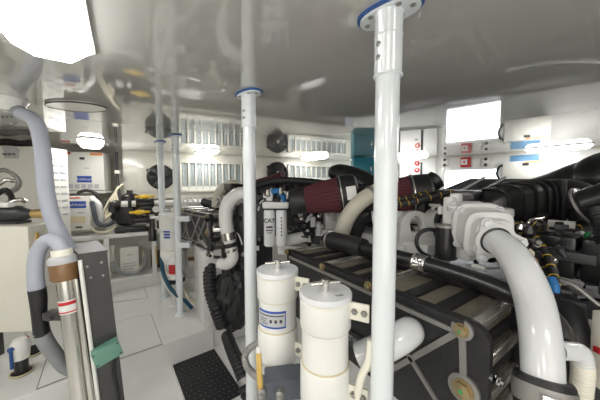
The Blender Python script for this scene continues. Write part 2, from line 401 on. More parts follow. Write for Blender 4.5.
# ------------------------------------------------------------------ forward bulkhead fittings
def fan(label, cx, cy, r_px, fr):
    a, z = FB.az(cx, cy); rr = abs(FB.az(cx + r_px, cy)[0] - FB.az(cx - r_px, cy)[0]) / 2 * 1.03
    o = FB.pt(a, z); t = thing('extractor_fan', label, 'fan', o)
    m = MB(o); FB.box(m, a - rr * fr, a + rr * fr * .86, z - rr * 1.22, z + rr * 1.35, .001, .012, .004); m.build('mounting_plate', 'wall_paint', t)
    u, n = FB.u, FB.n
    m = MB(o); m.lathe([(rr, .012), (rr, .06), (rr * .9, .065), (rr * .9, .014)], o, n, 40)
    for k in range(3):
        g = R(30 + 120 * k); q = o + (u * math.cos(g) + EZ * math.sin(g)) * rr * 1.04 + n * .03; m.box(q, (rr * .22, .02, rr * .22), ax=(u, n, EZ), bev=.004)
    m.build('shroud', 'black_plastic', t)
    m = MB(o)
    for k in range(7):
        g = 2 * math.pi * k / 7; d = u * math.cos(g) + EZ * math.sin(g); s_ = u * -math.sin(g) + EZ * math.cos(g)
        p0 = o + d * rr * .2 + n * .03; p1 = o + d * rr * .86 + n * .035
        m.prism([p0 - s_ * .02 + n * .008, p0 + s_ * .02 - n * .008, p1 + s_ * rr * .30 - n * .012, p1 - s_ * rr * .1 + n * .012], n * .004)
    m.build('impeller', 'charcoal', t)
    m = MB(o)
    for k in (.4, .65, .88): m.ring(o + n * .062, n, rr * k, .0025, 40, 6)
    for k in range(8):
        g = 2 * math.pi * k / 8 + .2; d = u * math.cos(g) + EZ * math.sin(g); m.cyl(o + d * rr * .15 + n * .062, o + d * rr * .93 + n * .062, .003, n=6)
    m.build('guard', 'black_plastic', t)
    m = MB(o); m.lathe([(rr * .2, .05), (rr * .2, .066), (rr * .14, .07)], o, n, 24); hb = m.build('hub', 'black_plastic', t)
    m = MB(o); m.lathe([(rr * .13, .069), (rr * .13, .0715)], o, n, 24); bd = m.build('badge', 'paper', t)
    m = MB(o); m.box(o + n * .0725 + EZ * rr * .01, (rr * .14, .001, rr * .09), ax=(u, n, EZ)); m.build('badge_mark', 'red', bd)
    return t
fan('round black extractor fan behind the two slim white poles', 161, 177, 13.5, 1.6)
fan('smaller black extractor fan right of the pole with the blue collar', 277, 173, 10, 1.25)

def grille(label, x0, y0, x1, y1, n):
    a0, a1, z0, z1 = FB.rect(x0, y0, x1, y1)
    o = FB.pt((a0 + a1) / 2, z0); t = thing('ventilation_grille', label, 'ventilation grille', o, group='bulkhead ventilation grilles')
    m = MB(o); w = .045
    FB.box(m, a0, a1, z1 - w, z1, .0, .05, .004); FB.box(m, a0, a1, z0, z0 + w, 0, .05, .004); FB.box(m, a0, a0 + w, z0, z1, 0, .05, .004); FB.box(m, a1 - w, a1, z0, z1, 0, .05, .004)
    m.build('frame', 'wall_paint', t)
    m = MB(o); k = 60
    pts = []
    for i in range(k + 1):
        f = i / k; pts.append(FB.pt(a0 + w + (a1 - a0 - 2 * w) * f, z0 + w, .012 + .008 * math.sin(i * 2.1) + .004 * math.sin(i * .7)))
    m.add(pts + [q + EZ * (z1 - z0 - 2 * w) for q in pts], [[i, i + 1, k + 2 + i, k + 1 + i] for i in range(k)]); m.build('filter_screen', 'filter_media', t)
    for i in range(1, n):
        a = a0 + w + (a1 - a0 - 2 * w) * i / n; m = MB(o); FB.box(m, a - .013, a + .013, z0 + w, z1 - w, .022, .046, .003); m.build('slat', 'wall_paint', t)
    m = MB(o); FB.box(m, a0 + w, a1 - w, z0 + w, z0 + w + .05, .024, .034); m.build('sill_strip', 'box_white', t)
    return t
grille('wide ventilation grille with grey filter left of the pole with blue collar', 179, 161.5, 249, 191.5, 10)
grille('ventilation grille with grey filter behind the maroon air filter', 287, 165, 346, 182, 11)

# glowing panel imitating a lit white surface, and small fittings on the right-hand walls
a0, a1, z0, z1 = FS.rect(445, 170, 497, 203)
o = FS.pt((a0 + a1) / 2, z0); t = tag(thing('glow_panel_1', None, None, o), kind='structure')
m = MB(o); FS.box(m, a0, a1, z0, z1, .001, .008); m.build('glow_face', 'panel_glow', t)
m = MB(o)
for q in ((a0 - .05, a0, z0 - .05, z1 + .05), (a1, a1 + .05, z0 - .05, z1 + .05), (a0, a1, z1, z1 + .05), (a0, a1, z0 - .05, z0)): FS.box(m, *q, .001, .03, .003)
m.build('panel_frame', 'white_gelcoat', t)

def wallbox(fr, name, label, cat, px, dep, m_, group=None, off=.001, bev=.006):
    a0, a1, z0, z1 = fr.rect(*px); o = fr.pt((a0 + a1) / 2, z0, off); t = thing(name, label, cat, o, group=group)
    m = MB(o); fr.box(m, a0, a1, z0, z1, off, off + dep, bev); m.build('body', m_, t)
    return t, o, a0, a1, z0, z1
# control panel with push buttons
t, o, a0, a1, z0, z1 = wallbox(FT, 'switchboard', 'white control panel with two red push buttons beside the thick pole', 'control panel', (384, 160, 436, 186), .06, 'white_gelcoat')
for x in (399.0, 421.5):
    m = MB(o); q = FT.az(x, 172); FT.box(m, q[0] - .02, q[0] + .02, z0 + .02, z1 - .06, .062, .068); m.build('cable_slot', 'charcoal', t)
for (x, y) in ((417, 163.5), (417, 170)):
    a, z = FT.az(x, y, .06); q = FT.pt(a, z, .061); m = MB(o); m.lathe([(.05, 0), (.05, .012), (.036, .02)], q, FT.n, 20); bt = m.build('push_button', 'red', t)
    m = MB(o); m.lathe([(.02, .02), (.016, .028)], q, FT.n, 16); m.build('button_lens', 'paper', bt)
m = MB(o); a, z = FT.az(415.5, 176, .06); FT.box(m, a - .03, a + .03, z - .012, z + .012, .061, .066); m.build('name_plate', 'ink', t)
# fire alarm call point
t, o, a0, a1, z0, z1 = wallbox(FS, 'fire_alarm_call_point', 'red fire alarm call point box on the white wall', 'fire alarm', (461, 157.5, 471, 167), .07, 'red')
m = MB(o); am, zm = (a0 + a1) / 2, (z0 + z1) / 2; FS.box(m, am - .07, am + .03, zm - .05, zm + .05, .072, .078, .004); m.build('glass_panel', 'paper', t)
m = MB(o); m.lathe([(.018, .078), (.018, .082)], FS.pt(am - .02, zm), FS.n, 16); m.build('centre_mark', 'red', t)
def switchplate(lab, px):
    t, o, a0, a1, z0, z1 = wallbox(FS, 'switch_plate', lab, 'switch', px, .03, 'box_white', group='small wall switches')
    am, zm = (a0 + a1) / 2, (z0 + z1) / 2
    for dz in (.05, -.05):
        m = MB(o); m.lathe([(.026, .031), (.026, .038), (.02, .045)], FS.pt(am, zm + dz), FS.n, 14); m.build('knob', 'charcoal', t)
switchplate('small white plate with two black knobs left of the red fire alarm', (442, 158.5, 448, 166.5))
switchplate('small white plate with two black knobs right of the red fire alarm', (482.5, 157.5, 489, 166.5))
wallbox(FS, 'junction_box', 'blank white box just right of the red fire alarm', 'junction box', (472.5, 159, 480, 167), .05, 'box_white')
t, o, a0, a1, z0, z1 = wallbox(FS, 'notice_sheet', 'light blue sheet above the white box on the right-hand wall', 'sheet', (510, 155, 539, 162.5), .015, 'sky_blue')
t, o, a0, a1, z0, z1 = wallbox(FS, 'charger_box', 'white charger box below the light blue sheet at right', 'charger', (503, 162, 547, 182), .22, 'box_white')
m = MB(o); am = (a0 + a1) / 2; FS.box(m, am - .03, am + .05, z1 - .07, z1 - .03, .222, .228); m.build('display', 'ink', t)
m = MB(o); FS.box(m, a1 - .28, a1 - .03, z1 - .025, z1 - .005, .222, .2235); m.build('warning_strip', 'orange', t)
q = FS.pt(a0 - .03, z0 + .02, .1)
m = MB(q); m.tube([q, q + EZ * .12 - FS.u * .05, q + EZ * .24 - FS.u * .02, q + EZ * .27 + FS.u * .05], .018, 10, smooth=6); single(m, 'cable_loop', 'black_rubber', 'black cable loop at the left side of the charger box at right', 'cable')
# teal locker
c = P(363, 170, 4.9)
T = thing('teal_locker', 'teal wall locker behind the thick white pole', 'locker', (c.x + .02, c.y, 1.50), R(-4))
m = MB(); m.box((0, .22, .27), (.40, .44, .53), bev=.01); m.build('body', 'teal_paint', T)
m = MB(); m.box((0, -.006, .27), (.36, .012, .49), bev=.004); d = m.build('door', 'teal_paint', T)
m = MB(); m.box((.13, -.02, .3), (.02, .02, .1), bev=.004); m.build('handle', 'steel', d)
# ------------------------------------------------------------------ charger recess and shelf
def charger(name, label, px, d, dep, lower=False):
    c0, c1 = P(px[0], (px[1] + px[3]) / 2, d), P(px[2], (px[1] + px[3]) / 2, d + (px[2] - px[0]) / 255 * d * .25)
    fr = Frame(c0, c1); z1 = fr.az((px[0] + px[2]) / 2, px[1])[1]; z0 = fr.az((px[0] + px[2]) / 2, px[3])[1]; L = fr.L
    o = fr.pt(L / 2, z0); t = thing(name, label, 'charger', o)
    m = MB(o); fr.box(m, 0, L, z0, z1, -dep, 0, .012); m.build('case', 'box_white', t)
    H = z1 - z0
    def plate(nm, mt, fa0, fa1, fz0, fz1, th=.003, par=t, off=0):
        m = MB(o); fr.box(m, L * fa0, L * fa1, z0 + H * fz0, z0 + H * fz1, off + .0005, off + th); return m.build(nm, mt, par)
    return fr, o, t, L, z0, H, plate
fr, o, t, L, z0, H, plate = charger('battery_charger', 'upper white charger box with blue label and row of vents', (62, 152, 104, 190), 3.75, .25)
n1 = plate('name_plate', 'blue_label', .34, .69, .20, .37)
text('Kuhlmair', 'lettering', 'paper', fr.pt(L * .515, z0 + H * .285, .0045), fr.u, EZ, .055, n1, o)
for i in range(5): plate('vent', 'label_grey', .12 + i * .155, .24 + i * .155, .04, .155, .002)
plate('latch', 'ink', .43, .54, .80, .86, .012)
plate('warning_sticker', 'red_sticker', .02, .22, .93, .985); plate('caution_sticker', 'orange', .68, .98, .92, .98)
plate('data_print', 'label_grey', .53, .64, .565, .59)
m = MB(o); fr.box(m, -.02, L + .02, z0 - .05, z0 - .012, -.25, .04, .006); m.build('drip_tray', 'box_white', t)
fr, o, t, L, z0, H, plate = charger('inverter_charger', 'lower white charger box with blue label standing on the shelf', (64, 196.5, 90, 230.5), 3.30, .26)
n1 = plate('name_plate', 'blue_label', .08, .86, .66, .86)
text('Kuhlmair', 'lettering', 'paper', fr.pt(L * .47, z0 + H * .76, .0045), fr.u, EZ, .060, n1, o)
plate('warning_sticker', 'red_sticker', .22, .66, .94, .98); plate('spec_print', 'tan_print', .12, .80, .22, .42, .0015); plate('small_print', 'label_grey', .5, .78, .5, .54, .0015)
plate('latch', 'ink', .42, .68, .07, .12, .01)
def quick_tube(name, label, cat, pts, r, m_, smooth=6, n=10, group=None, corr=None):
    pts = [V(p) for p in pts]; m = MB(pts[0])
    if corr: m.corr(pts, r, corr[0], corr[1])
    else: m.tube(pts, r, n, smooth=smooth)
    return single(m, name, m_, label, cat, group)
quick_tube('flex_conduit', 'black conduit lying over the lower charger box', 'conduit', [P(78, 193, 3.4), P(86, 190.5, 3.4), P(95, 193, 3.4), P(99, 200, 3.4)], .022, 'black_rubber')
quick_tube('flex_conduit', 'pale grey conduit right of the lower charger box', 'conduit', [P(92, 198, 3.4), P(98, 204, 3.35), P(101, 214, 3.35), P(101, 224, 3.35)], .035, 'white_plastic')
quick_tube('wire_bundle', 'dark blue wire bundle curving down beside the lower charger box', 'wires', [P(92, 202, 3.28), P(94.5, 214, 3.25), P(98, 223, 3.25), P(107, 225, 3.3), P(113, 222, 3.4)], .028, 'slate_plastic')
for i, lab in enumerate(('outermost cream cable looping beside the black pump', 'second cream cable looping beside the black pump', 'third cream cable looping beside the black pump', 'innermost cream cable looping beside the black pump', 'low cream cable lying across the shelf end')):
    if i < 4: pts = [P(123 - i * 1.5, 184 + i, 3.72), P(116 - i * 1.2, 192 + i * 1.5, 3.66), P(118 - i * 3.5, 204, 3.60), P(112 - i * 3.6, 213 + i * 2, 3.5), P(100 + i, 224 + i * .8, 3.42)]
    else: pts = [P(91, 227, 3.32), P(97, 232, 3.3), P(108, 231.5, 3.35), P(116, 226, 3.4)]
    quick_tube('cable', lab, 'cable', pts, .015, 'cream_cable')
quick_tube('cable', 'black cable running down the recess corner', 'cable', [P(116.5, 152, 3.95), P(117, 170, 3.95), P(118, 186, 3.9), P(121, 205, 3.8)], .02, 'black_rubber')
m = MB(P(117.5, 172, 3.9)); m.box(P(117.5, 172, 3.9), (.07, .04, .05), bev=.006); single(m, 'cable_clip', 'cream_plastic', 'cream clip on the black cable in the recess corner', 'clip')
# shelf
s0, s1 = P(106, 238, 3.42), P(150, 237, 3.42); s1 = V((s0.x, s0.y, 0)) + (V((math.cos(R(33)), math.sin(R(33)), 0))) * 1.0
FSH = Frame(s0, s1); zt = s0.z + .04
o = FSH.pt(.4, 0); T = thing('equipment_shelf', 'white two-tier shelf frame carrying the black pump', 'shelf', o)
m = MB(o); FSH.box(m, -.38, 1.35, zt - .055, zt, -.42, 0, .006); m.build('top_shelf', 'white_gelcoat', T)
zl = P(128, 276, 3.6).z
m = MB(o); FSH.box(m, -.02, 1.35, zl - .05, zl, -.42, 0, .006); m.build('lower_shelf', 'white_gelcoat', T)
for a in (0, .56, 1.2):
    m = MB(o); FSH.box(m, a - .03, a + .03, zl - .05 if a else 0.0, zt - .05, -.05, .004, .004); m.build('post', 'white_gelcoat', T)
m = MB(o); FSH.box(m, -.38, 1.35, 0, zl - .06, -.42, -.03); m.build('plinth', 'white_gelcoat', T)
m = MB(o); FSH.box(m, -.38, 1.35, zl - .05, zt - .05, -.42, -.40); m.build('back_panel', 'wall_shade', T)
# controller box on the lower shelf
a0, a1 = FSH.az(120, 258, -.1)[0], FSH.az(139, 258, -.1)[0]; zz0, zz1 = zl + .005, FSH.az(130, 247, -.1)[1]
o = FSH.pt((a0 + a1) / 2, zl, -.15); T = thing('controller_box', 'white controller box with hoses on the lower shelf', 'controller box', o)
m = MB(o); FSH.box(m, a0, a1, zz0, zz1, -.26, -.1, .012); m.build('case', 'box_white', T)
m = MB(o); w = a1 - a0; hh = zz1 - zz0
for (f, g, q, r_) in ((.35, .65, .70, .74), (.15, .85, .30, .34), (.15, .7, .20, .235), (.15, .85, .40, .43)): m = MB(o); FSH.box(m, a0 + w * f, a0 + w * g, zz0 + hh * q, zz0 + hh * r_, -.0995, -.098); m.build('print', 'label_grey', T)
quick_tube('hose', 'grey hose curving in front of the controller box', 'hose', [P(112, 262, 3.4), P(117, 270, 3.42), P(126, 273.5, 3.5), P(137, 272, 3.55), P(144, 266, 3.7), P(146, 256, 3.8)], .028, 'grey_canvas')
quick_tube('hose', 'pale hose lying on the lower shelf right of the controller box', 'hose', [P(133, 271.5, 3.56), P(139, 269, 3.62), P(144, 263, 3.75), P(142, 250, 3.9)], .02, 'cream_cable')
quick_tube('hose', 'thin white pipe left of the controller box', 'hose', [P(113, 245, 3.6), P(112, 255, 3.58), P(114, 268, 3.5)], .026, 'white_plastic')
for x, y0, y1, lab, mm in ((154, 246, 266, 'black upright filter on the lower shelf behind the pole', 'black_plastic'), (160, 250, 266, 'dark grey upright filter on the lower shelf near the strainer bowl', 'charcoal')):
    p0, p1 = P(x, y1, 3.9), P(x, y0, 3.9); m = MB(p0); m.lathe([(.03, -.02), (.04, 0), (.04, (p1 - p0).length * .8), (.025, (p1 - p0).length)], p0); single(m, 'upright_filter', mm, lab, 'filter')
quick_tube('valve_lever', 'thin ochre lever on the lower shelf', 'lever', [P(156, 246, 3.6), P(156.5, 255, 3.6), P(157, 264, 3.6)], .010, 'ochre_grip')

# black pump
c = FSH.pt(FSH.az(134, 222, -.2)[0], zt, -.2)
T = thing('water_pump', 'black water pump with strainer bowl on the white shelf', 'pump', c, FSH.rz); T.scale = (1.3, 1.2, 1.25)
m = MB(); m.lathe([(.03, -.17), (.10, -.165), (.135, -.13), (.15, -.08), (.15, .02), (.12, .07), (.10, .16)], (-.05, -.02, .22), (.25, 1, .0), 32); m.build('housing', 'black_plastic', T)
m = MB(); m.box((-.03, 0, .035), (.30, .26, .05), bev=.012); m.cyl((-.13, -.08, 0.001), (-.13, -.08, .05), .05); m.cyl((.10, -.08, 0.001), (.10, -.08, .05), .05); m.build('base', 'black_plastic', T)
m = MB(); m.lathe([(.085, 0), (.085, .05), (.07, .07), (.03, .085), (.03, .12)], (-.03, .02, .36)); m.build('lid', 'black_plastic', T)
m = MB(); m.box((-.04, -.185, .31), (.08, .006, .02)); m.build('label_strip', 'paper', T)
m = MB(); m.cyl((.06, -.10, .24), (.22, -.14, .24), .045); m.cyl((.20, -.14, .24), (.28, -.15, .24), .062); m.cyl((.25, -.14, .02), (.25, -.14, .22), .03); m.build('outlet', 'black_plastic', T)
def ballvalve(label, c, u):
    t = thing('ball_valve', label, 'valve', c)
    m = MB(); m.cyl(-u * .09, u * .09, .05); m.cyl(-u * .11, -u * .07, .062, n=8); m.cyl(u * .07, u * .11, .062, n=8); m.cyl((0, 0, .03), (0, 0, .085), .035); m.build('valve_body', 'black_plastic', t)
    m = MB(); m.box((0, 0, .10), (.24, .045, .03), bev=.01, ax=(u, V((-u.y, u.x, 0)), EZ)); m.lathe([(.06, .075), (.065, .10), (.05, .125)], (0, 0, 0)); m.build('handle', 'yellow', t)
    return t
v1 = P(145, 203.5, 3.62); ballvalve('upper ball valve with yellow handle on the white pipe', v1, FSH.u)
v2 = P(140, 219.5, 3.42); ballvalve('lower ball valve with yellow handle at the black pump', v2, FSH.u)
T = thing('pipe_run', 'grey plastic pipe run with black union behind the yellow valves', 'pipe', v1 - FSH.u * .1)
g = v1 - FSH.u * .1
m = MB(g); m.tube([v1 + FSH.u * .11, v1 + FSH.u * .75], .04, 18); m.tube([v1 - FSH.u * .11, v1 - FSH.u * .30], .042, 18); m.build('pipe', 'white_plastic', T)
m = MB(g); m.tube([v1 - FSH.u * .28, v1 - FSH.u * .36, v1 - FSH.u * .38 - EZ * .1], .05, 16, smooth=5); m.cyl(v1 - FSH.u * .20, v1 - FSH.u * .16, .056, n=8); m.build('union', 'black_plastic', T)
T = thing('pipe_run', 'white plastic pipe right of the lower yellow valve', 'pipe', v2 + FSH.u * .12); g = v2 + FSH.u * .12
m = MB(g); m.tube([v2 + FSH.u * .12, v2 + FSH.u * .55], .034, 16); m.build('pipe', 'white_plastic', T)
c = P(156, 209, 3.62)
T = thing('pressure_gauge', 'black pressure gauge with white dial beside the far pole', 'gauge', c)
m = MB(); m.lathe([(.05, 0), (.055, .01), (.055, .035), (.048, .035)], (0, 0, 0), -V((c.x, c.y, 0)).normalized(), 24); m.cyl((0, .0, -.12), (0, 0, -.05), .015); m.build('case', 'black_plastic', T)
m = MB(); nn = -V((c.x, c.y, 0)).normalized(); m.lathe([(.045, .034), (.045, .037)], (0, 0, 0), nn, 24); m.build('dial', 'paper', T)
c = P(152.5, 232, 3.45)
m = MB(c - EZ * .12); m.lathe([(.05, -.12), (.05, .02), (.035, .05), (.03, .18)], c); single(m, 'pump_filter', 'black_plastic', 'black cylindrical filter left of the far white strainer', 'filter')

# ------------------------------------------------------------------ left cabinet and tank
x1 = P(47.5, 180, 2.95).x
T = thing('electrical_cabinet', 'tall white electrical cabinet with louvred side behind the grey hose', 'cabinet', (x1, 2.95, 0), R(5))
ztop = P(30, 146.5, 2.95).z
m = MB(); m.box((-.45, .15, ztop / 2), (.9, .3, ztop - .002), bev=.008); m.build('body', 'box_white', T)
m = MB(); m.box((-.46, -.006, ztop * .72), (.84, .012, ztop * .5), bev=.004); dd = m.build('door', 'box_white', T)
m = MB(); m.box((-.06, -.018, ztop - .35), (.018, .014, .26), bev=.003); m.build('handle', 'worn_alloy', dd)
for k in range(9):
    for q in (0, 1):
        m = MB(); m.box((.003, .11 + q * .11, ztop - .12 - k * .085), (.008, .08, .022), bev=.003); m.build('louvre', 'label_grey', T)
g = P(11, 157, 2.9)
T2 = thing('terminal_block', 'small grey terminal block on the cabinet front at far left', 'terminal block', g)
m = MB(); m.box((0, .02, .04), (.15, .06, .11), bev=.01); m.box((-.01, .0, .10), (.12, .05, .04), bev=.01); m.build('body', 'label_grey', T2)
for k in range(3):
    m = MB(); m.cyl((-.05 + .05 * k, -.012, .03), (-.05 + .05 * k, -.03, .03), .014, n=12); m.build('terminal', 'worn_alloy', T2)
labs = ('bundle of dark cables lying on top of the electrical cabinet', 'second dark cable on top of the electrical cabinet')
for i in range(2):
    q = [P(-6, 143 - i, 3.0), P(8, 141.5 + i, 3.0), P(22, 143.5, 3.02), P(36, 142.0 + i, 3.02), P(44, 144, 3.1)]
    quick_tube('cable', labs[i], 'cable', q, .035, 'black_rubber')
xt = P(31, 280, 2.0).x
T = thing('grey_water_tank', 'pale tank cabinet in the lower left corner with rounded edges', 'tank', (xt, 2.0, .0), R(4))
zt0, zt1 = P(15, 332, 2.0).z, P(15, 226, 2.0).z
m = MB(); m.box((-.45, .12, (zt0 + zt1) / 2), (.9, .24, zt1 - zt0), bev=.02); m.build('body', 'wall_paint', T)
m = MB(); m.box((.004, .12, (zt0 + zt1) / 2 + .12), (.012, .14, .45), bev=.004); m.build('side_panel', 'box_white', T)
m = MB(); m.box((-.5, .14, zt0 / 2), (.08, .16, zt0), bev=.004); m.box((-.8, .14, zt0 / 2), (.08, .16, zt0), bev=.004); m.build('leg', 'charcoal', T)
m = MB(); m.box((.02, .05, zt1 - .14), (.012, .02, .16)); m.build('sight_glass', 'ochre_grip', T)
# pile of fittings on the tank
labels = ('black and silver hose loop on the tank at the left edge', 'grey hose end hanging over the left cabinet', 'black ribbed hose behind the silver loop at far left', 'silver hose lying on the tank beside the grey duct')
specs = [([(-6, 172), (4, 170), (13, 174), (19, 181), (16, 189), (6, 193)], .020, 'worn_alloy'), ([(-4, 186), (6, 180), (13, 181), (19, 180)], .018, 'steel'),
         ([(-6, 196), (6, 190), (12, 200), (4, 208), (-4, 212)], .022, 'black_rubber'), ([(2, 206), (12, 202), (20, 200), (26, 202)], .022, 'steel')]
for lb, (pp, r_, mm) in zip(labels, specs):
    quick_tube('hose', lb, 'hose', [P(x, y, 2.25 + .03 * i) for i, (x, y) in enumerate(pp)], r_, mm, corr=(.002, .016) if mm != 'steel' else None)
g = P(12, 214, 2.14)
T2 = thing('pump_motor', 'dark pump motor on the tank below the hose loops', 'motor', V((g.x, g.y, zt1)))
m = MB(); m.lathe([(.05, -.16), (.07, -.15), (.07, .08), (.055, .10), (.03, .16)], (0, 0, .08), (1, .1, 0), 24); m.box((0, 0, .012), (.2, .12, .022)); m.build('housing', 'charcoal', T2)
m = MB(); m.lathe([(.035, 0), (.04, .05), (.04, .12)], (.15, .02, .08), (1, .1, 0), 20); m.build('brass_coupling', 'brass', T2)
m = MB(); m.box((-.02, -.05, .16), (.16, .05, .04), bev=.01); m.build('junction_cover', 'white_plastic', T2)
def seavalve(label, px, py, s, hm, hmat):
    f = OZ(px, py, 0); t = thing('sea_valve', label, 'valve', f)
    m = MB(); m.lathe([(.075 * s, 0), (.075 * s, .012), (.055 * s, .016), (.052 * s, .16 * s), (.06 * s, .165 * s)], (0, 0, 0)); m.build('base', 'black_plastic', t)
    m = MB(); m.lathe([(.064 * s, .16 * s), (.068 * s, .2 * s), (.075 * s, .32 * s), (.05 * s, .36 * s)], (0, 0, 0)); m.build('bonnet', 'white_plastic', t)
    m = MB(); m.box((.0, -.085 * s, .20 * s), (.02 * s, .02, .20 * s), bev=.006); m.lathe([(.022 * s, 0), (.022 * s, .03)], (0, -.10 * s, .30 * s), (0, 1, 0)); m.build('handle', hmat, t)
    m = MB(); m.ring((0, 0, .012), EZ, .085 * s, .006); m.build('sealant', 'aged_glue', t)
    return t
seavalve('white bonneted sea valve with blue handle on the floor at lower left', 22, 373, .78, 0, 'blue_gasket')
seavalve('smaller sea valve with red handle behind the blue-handled one', 34, 354, .62, 0, 'red')

# ------------------------------------------------------------------ ceiling nozzle, grey ducts, tilted filter column and steel locker
n0 = OZ(8, 99, ZC)
T = thing('ceiling_hose_fitting', 'white ceiling fitting holding the end of the grey hose', 'hose fitting', V((n0.x, n0.y, ZC))); T.scale = (.75, .75, .85)
m = MB(); m.lathe([(.13, 0), (.13, -.012), (.115, -.03), (.10, -.06), (.07, -.09)], (0, 0, 0)); m.build('dome', 'white_plastic', T)
m = MB(); dv = V((.8, .1, -.6)); m.cyl(V((.04, 0, -.06)), V((.04, 0, -.06)) + dv * .10, .05); m.build('spigot', 'grey_canvas', T)
s_ = V((n0.x, n0.y, ZC)) + V((.03, 0, -.051)) + V((dv.x * .75, dv.y * .75, dv.z * .85)) * .08
quick_tube('vacuum_hose', 'long grey hose dropping from the ceiling fitting to the steel locker', 'hose',
           [s_, P(35, 121, 1.62), P(41, 140, 1.6), P(44, 165, 1.58), P(46, 190, 1.56), P(52, 217, 1.54), P(62, 238, 1.53), P(72, 254, 1.53)], .040, 'grey_hose', corr=(.0007, .03))
top, bot = P(63, 259, 1.40), P(87, 446, 1.38)
ax = (bot - top).normalized(); bot = top + ax * ((top.z - .0) / -ax.z)
T = thing('filter_column', 'tilted stainless filter column with a brown cap', 'filter', bot)
def along(z): return top + ax * z
m = MB(bot); m.lathe([(.060, .005), (.064, .012), (.064, .105), (.058, .115)], top, ax, 32); m.build('cap', 'brown_cap', T)
m = MB(bot); m.lathe([(.052, -.02), (.062, -.012), (.067, .0), (.067, .02), (.06, .024)], top, ax, 32); m.build('cap_ring', 'label_grey', T)
m = MB(bot); m.lathe([(.044, -.055), (.047, -.05), (.047, -.01), (.043, -.008)], top, ax, 28); m.build('hose_collar', 'cream_plastic', T)
u_, w_, _ = basis(ax); rt = V((1, 0, 0)) - ax * ax.x; rt.normalize(); fw = ax.cross(rt)
Lc = (bot - top).length
m = MB(bot); m.cyl(along(.115) , along(Lc), .042, n=28); m.build('tube', 'steel', T)
m = MB(bot); m.cyl(along(.115) + rt * .060, along(Lc) + rt * .060, .016); m.build('drain_tube', 'steel', T)
m = MB(bot); m.lathe([(.0435, .225), (.0435, .30)], top, ax, 28); lb = m.build('label_band', 'paper', T)
m = MB(bot); m.lathe([(.0445, .232), (.0445, .25)], top, ax, 28); m.lathe([(.0445, .285), (.0445, .292)], top, ax, 28); m.build('label_stripe', 'red', lb)
m = MB(bot); q = along(.31) - rt * .075; m.box(q, (.11, .06, .045), bev=.008); m.cyl(q + V((.0, -.03, 0)), q + V((0, -.05, 0)), .014); m.build('clamp', 'brushed_steel', T)
quick_tube('vacuum_hose', 'short grey hose arching from the brown-capped filter down to a black cuff', 'hose',
           [top - ax * .03, P(61, 247, 1.40), P(53, 240, 1.40), P(44, 243, 1.40), P(37, 255, 1.40), P(35.5, 272, 1.40), P(37, 292, 1.40)], .036, 'grey_hose', corr=(.0008, .025))
quick_tube('rubber_cuff', 'black rubber cuff joining the two short grey hoses', 'cuff', [P(37, 289, 1.40), P(38.5, 300, 1.40), P(39.5, 315, 1.40), P(42, 334, 1.41)], [.039, .038, .034, .037], 'black_rubber', n=18)
quick_tube('vacuum_hose', 'lower grey hose running from the black cuff behind the filter column', 'hose', [P(41, 331, 1.41), P(46, 342, 1.42), P(54, 353, 1.46), P(65, 366, 1.52), P(78, 372, 1.56)], .038, 'grey_canvas', n=18)
# steel locker
z_top = P(93, 254, 1.42).z
c1, c2 = P(79.5, 257.5, 1.38), P(107, 251.5, 1.46); c2.z = c1.z = z_top
c4, c3 = OZ(68, 246.5, z_top), OZ(97, 242.5, z_top)
vec = P(104, 446, 1.42) - P(79.5, 257.5, 1.38); vec *= (z_top / -vec.z)
base = (c1 + c2 + c3 + c4) / 4 + vec
T = thing('steel_locker', 'tall narrow stainless steel locker with a sloping top', 'locker', base)
m = MB(base); m.prism([c1, c2, c3, c4], vec); m.build('body', 'brushed_steel', T, 20)
lift = EZ * .012
cm = (c1 + c3) / 2
m = MB(base); m.prism([cm + (p - cm) * 1.04 + EZ * .001 for p in (c1, c2, c3, c4)], lift); m.build('lid', 'brushed_steel', T, 20)
fn = (c2 - c1).cross(vec).normalized()
if fn.dot(CAM - c1) < 0: fn = -fn
m = MB(base); m.cyl(c1 + fn * .012 + vec * .02, c1 + fn * .012 + vec, .010); m.build('corner_pipe', 'white_plastic', T)
def onface(f, g): return c1 + (c2 - c1) * f + vec * g
for f, g in ((.22, .06), (.75, .05), (.3, .12), (.75, .12)):
    m = MB(base); m.lathe([(.007, 0), (.007, .003), (.004, .005)], onface(f, g), fn, 12); m.build('screw', 'worn_alloy', T)
pn = c1
q = [PL(x, y, c1 + fn * .02, fn) for x, y in ((93, 350), (119.5, 335.5), (119.5, 350), (93.5, 366))]
g0 = sum(q, V()) / 4
T2 = thing('junction_box', 'green junction box fixed to the steel locker', 'junction box', g0 - fn * .02)
uu = (q[1] - q[0]).normalized(); vv = fn.cross(uu)
wq = (q[1] - q[0]).length * .98; hq = abs((q[3] - q[0]).dot(vv))
m = MB(g0 - fn * .02); m.box(g0 + fn * .012, (wq, hq, .055), bev=.005, ax=(uu, vv, fn)); m.build('box', 'green_box', T2)
m = MB(g0 - fn * .02); m.box(g0 + fn * .045, (wq * 1.01, hq * 1.02, .012), bev=.003, ax=(uu, vv, fn)); ld = m.build('lid', 'green_box', T2)
for f in (-.44, .44):
    for g in (-.36, .36):
        m = MB(g0 - fn * .02); m.lathe([(.0045, 0), (.0045, .002)], g0 + uu * wq * f + vv * hq * g + fn * .0505, fn, 10); m.build('screw', 'ink', ld)
quick_tube('cable', 'black cable hanging from the green junction box', 'cable', [g0 + uu * wq * .35 - vv * 0 + EZ * -.03, PL(114, 372, c1 + fn * .03, fn), PL(118, 392, c1 + fn * .03, fn), PL(121, 420, c1 + fn * .03, fn)], .009, 'black_rubber')

# far white strainer beside the poles, with its red bowl and blue hose
fs = P(176, 245, 2.95)
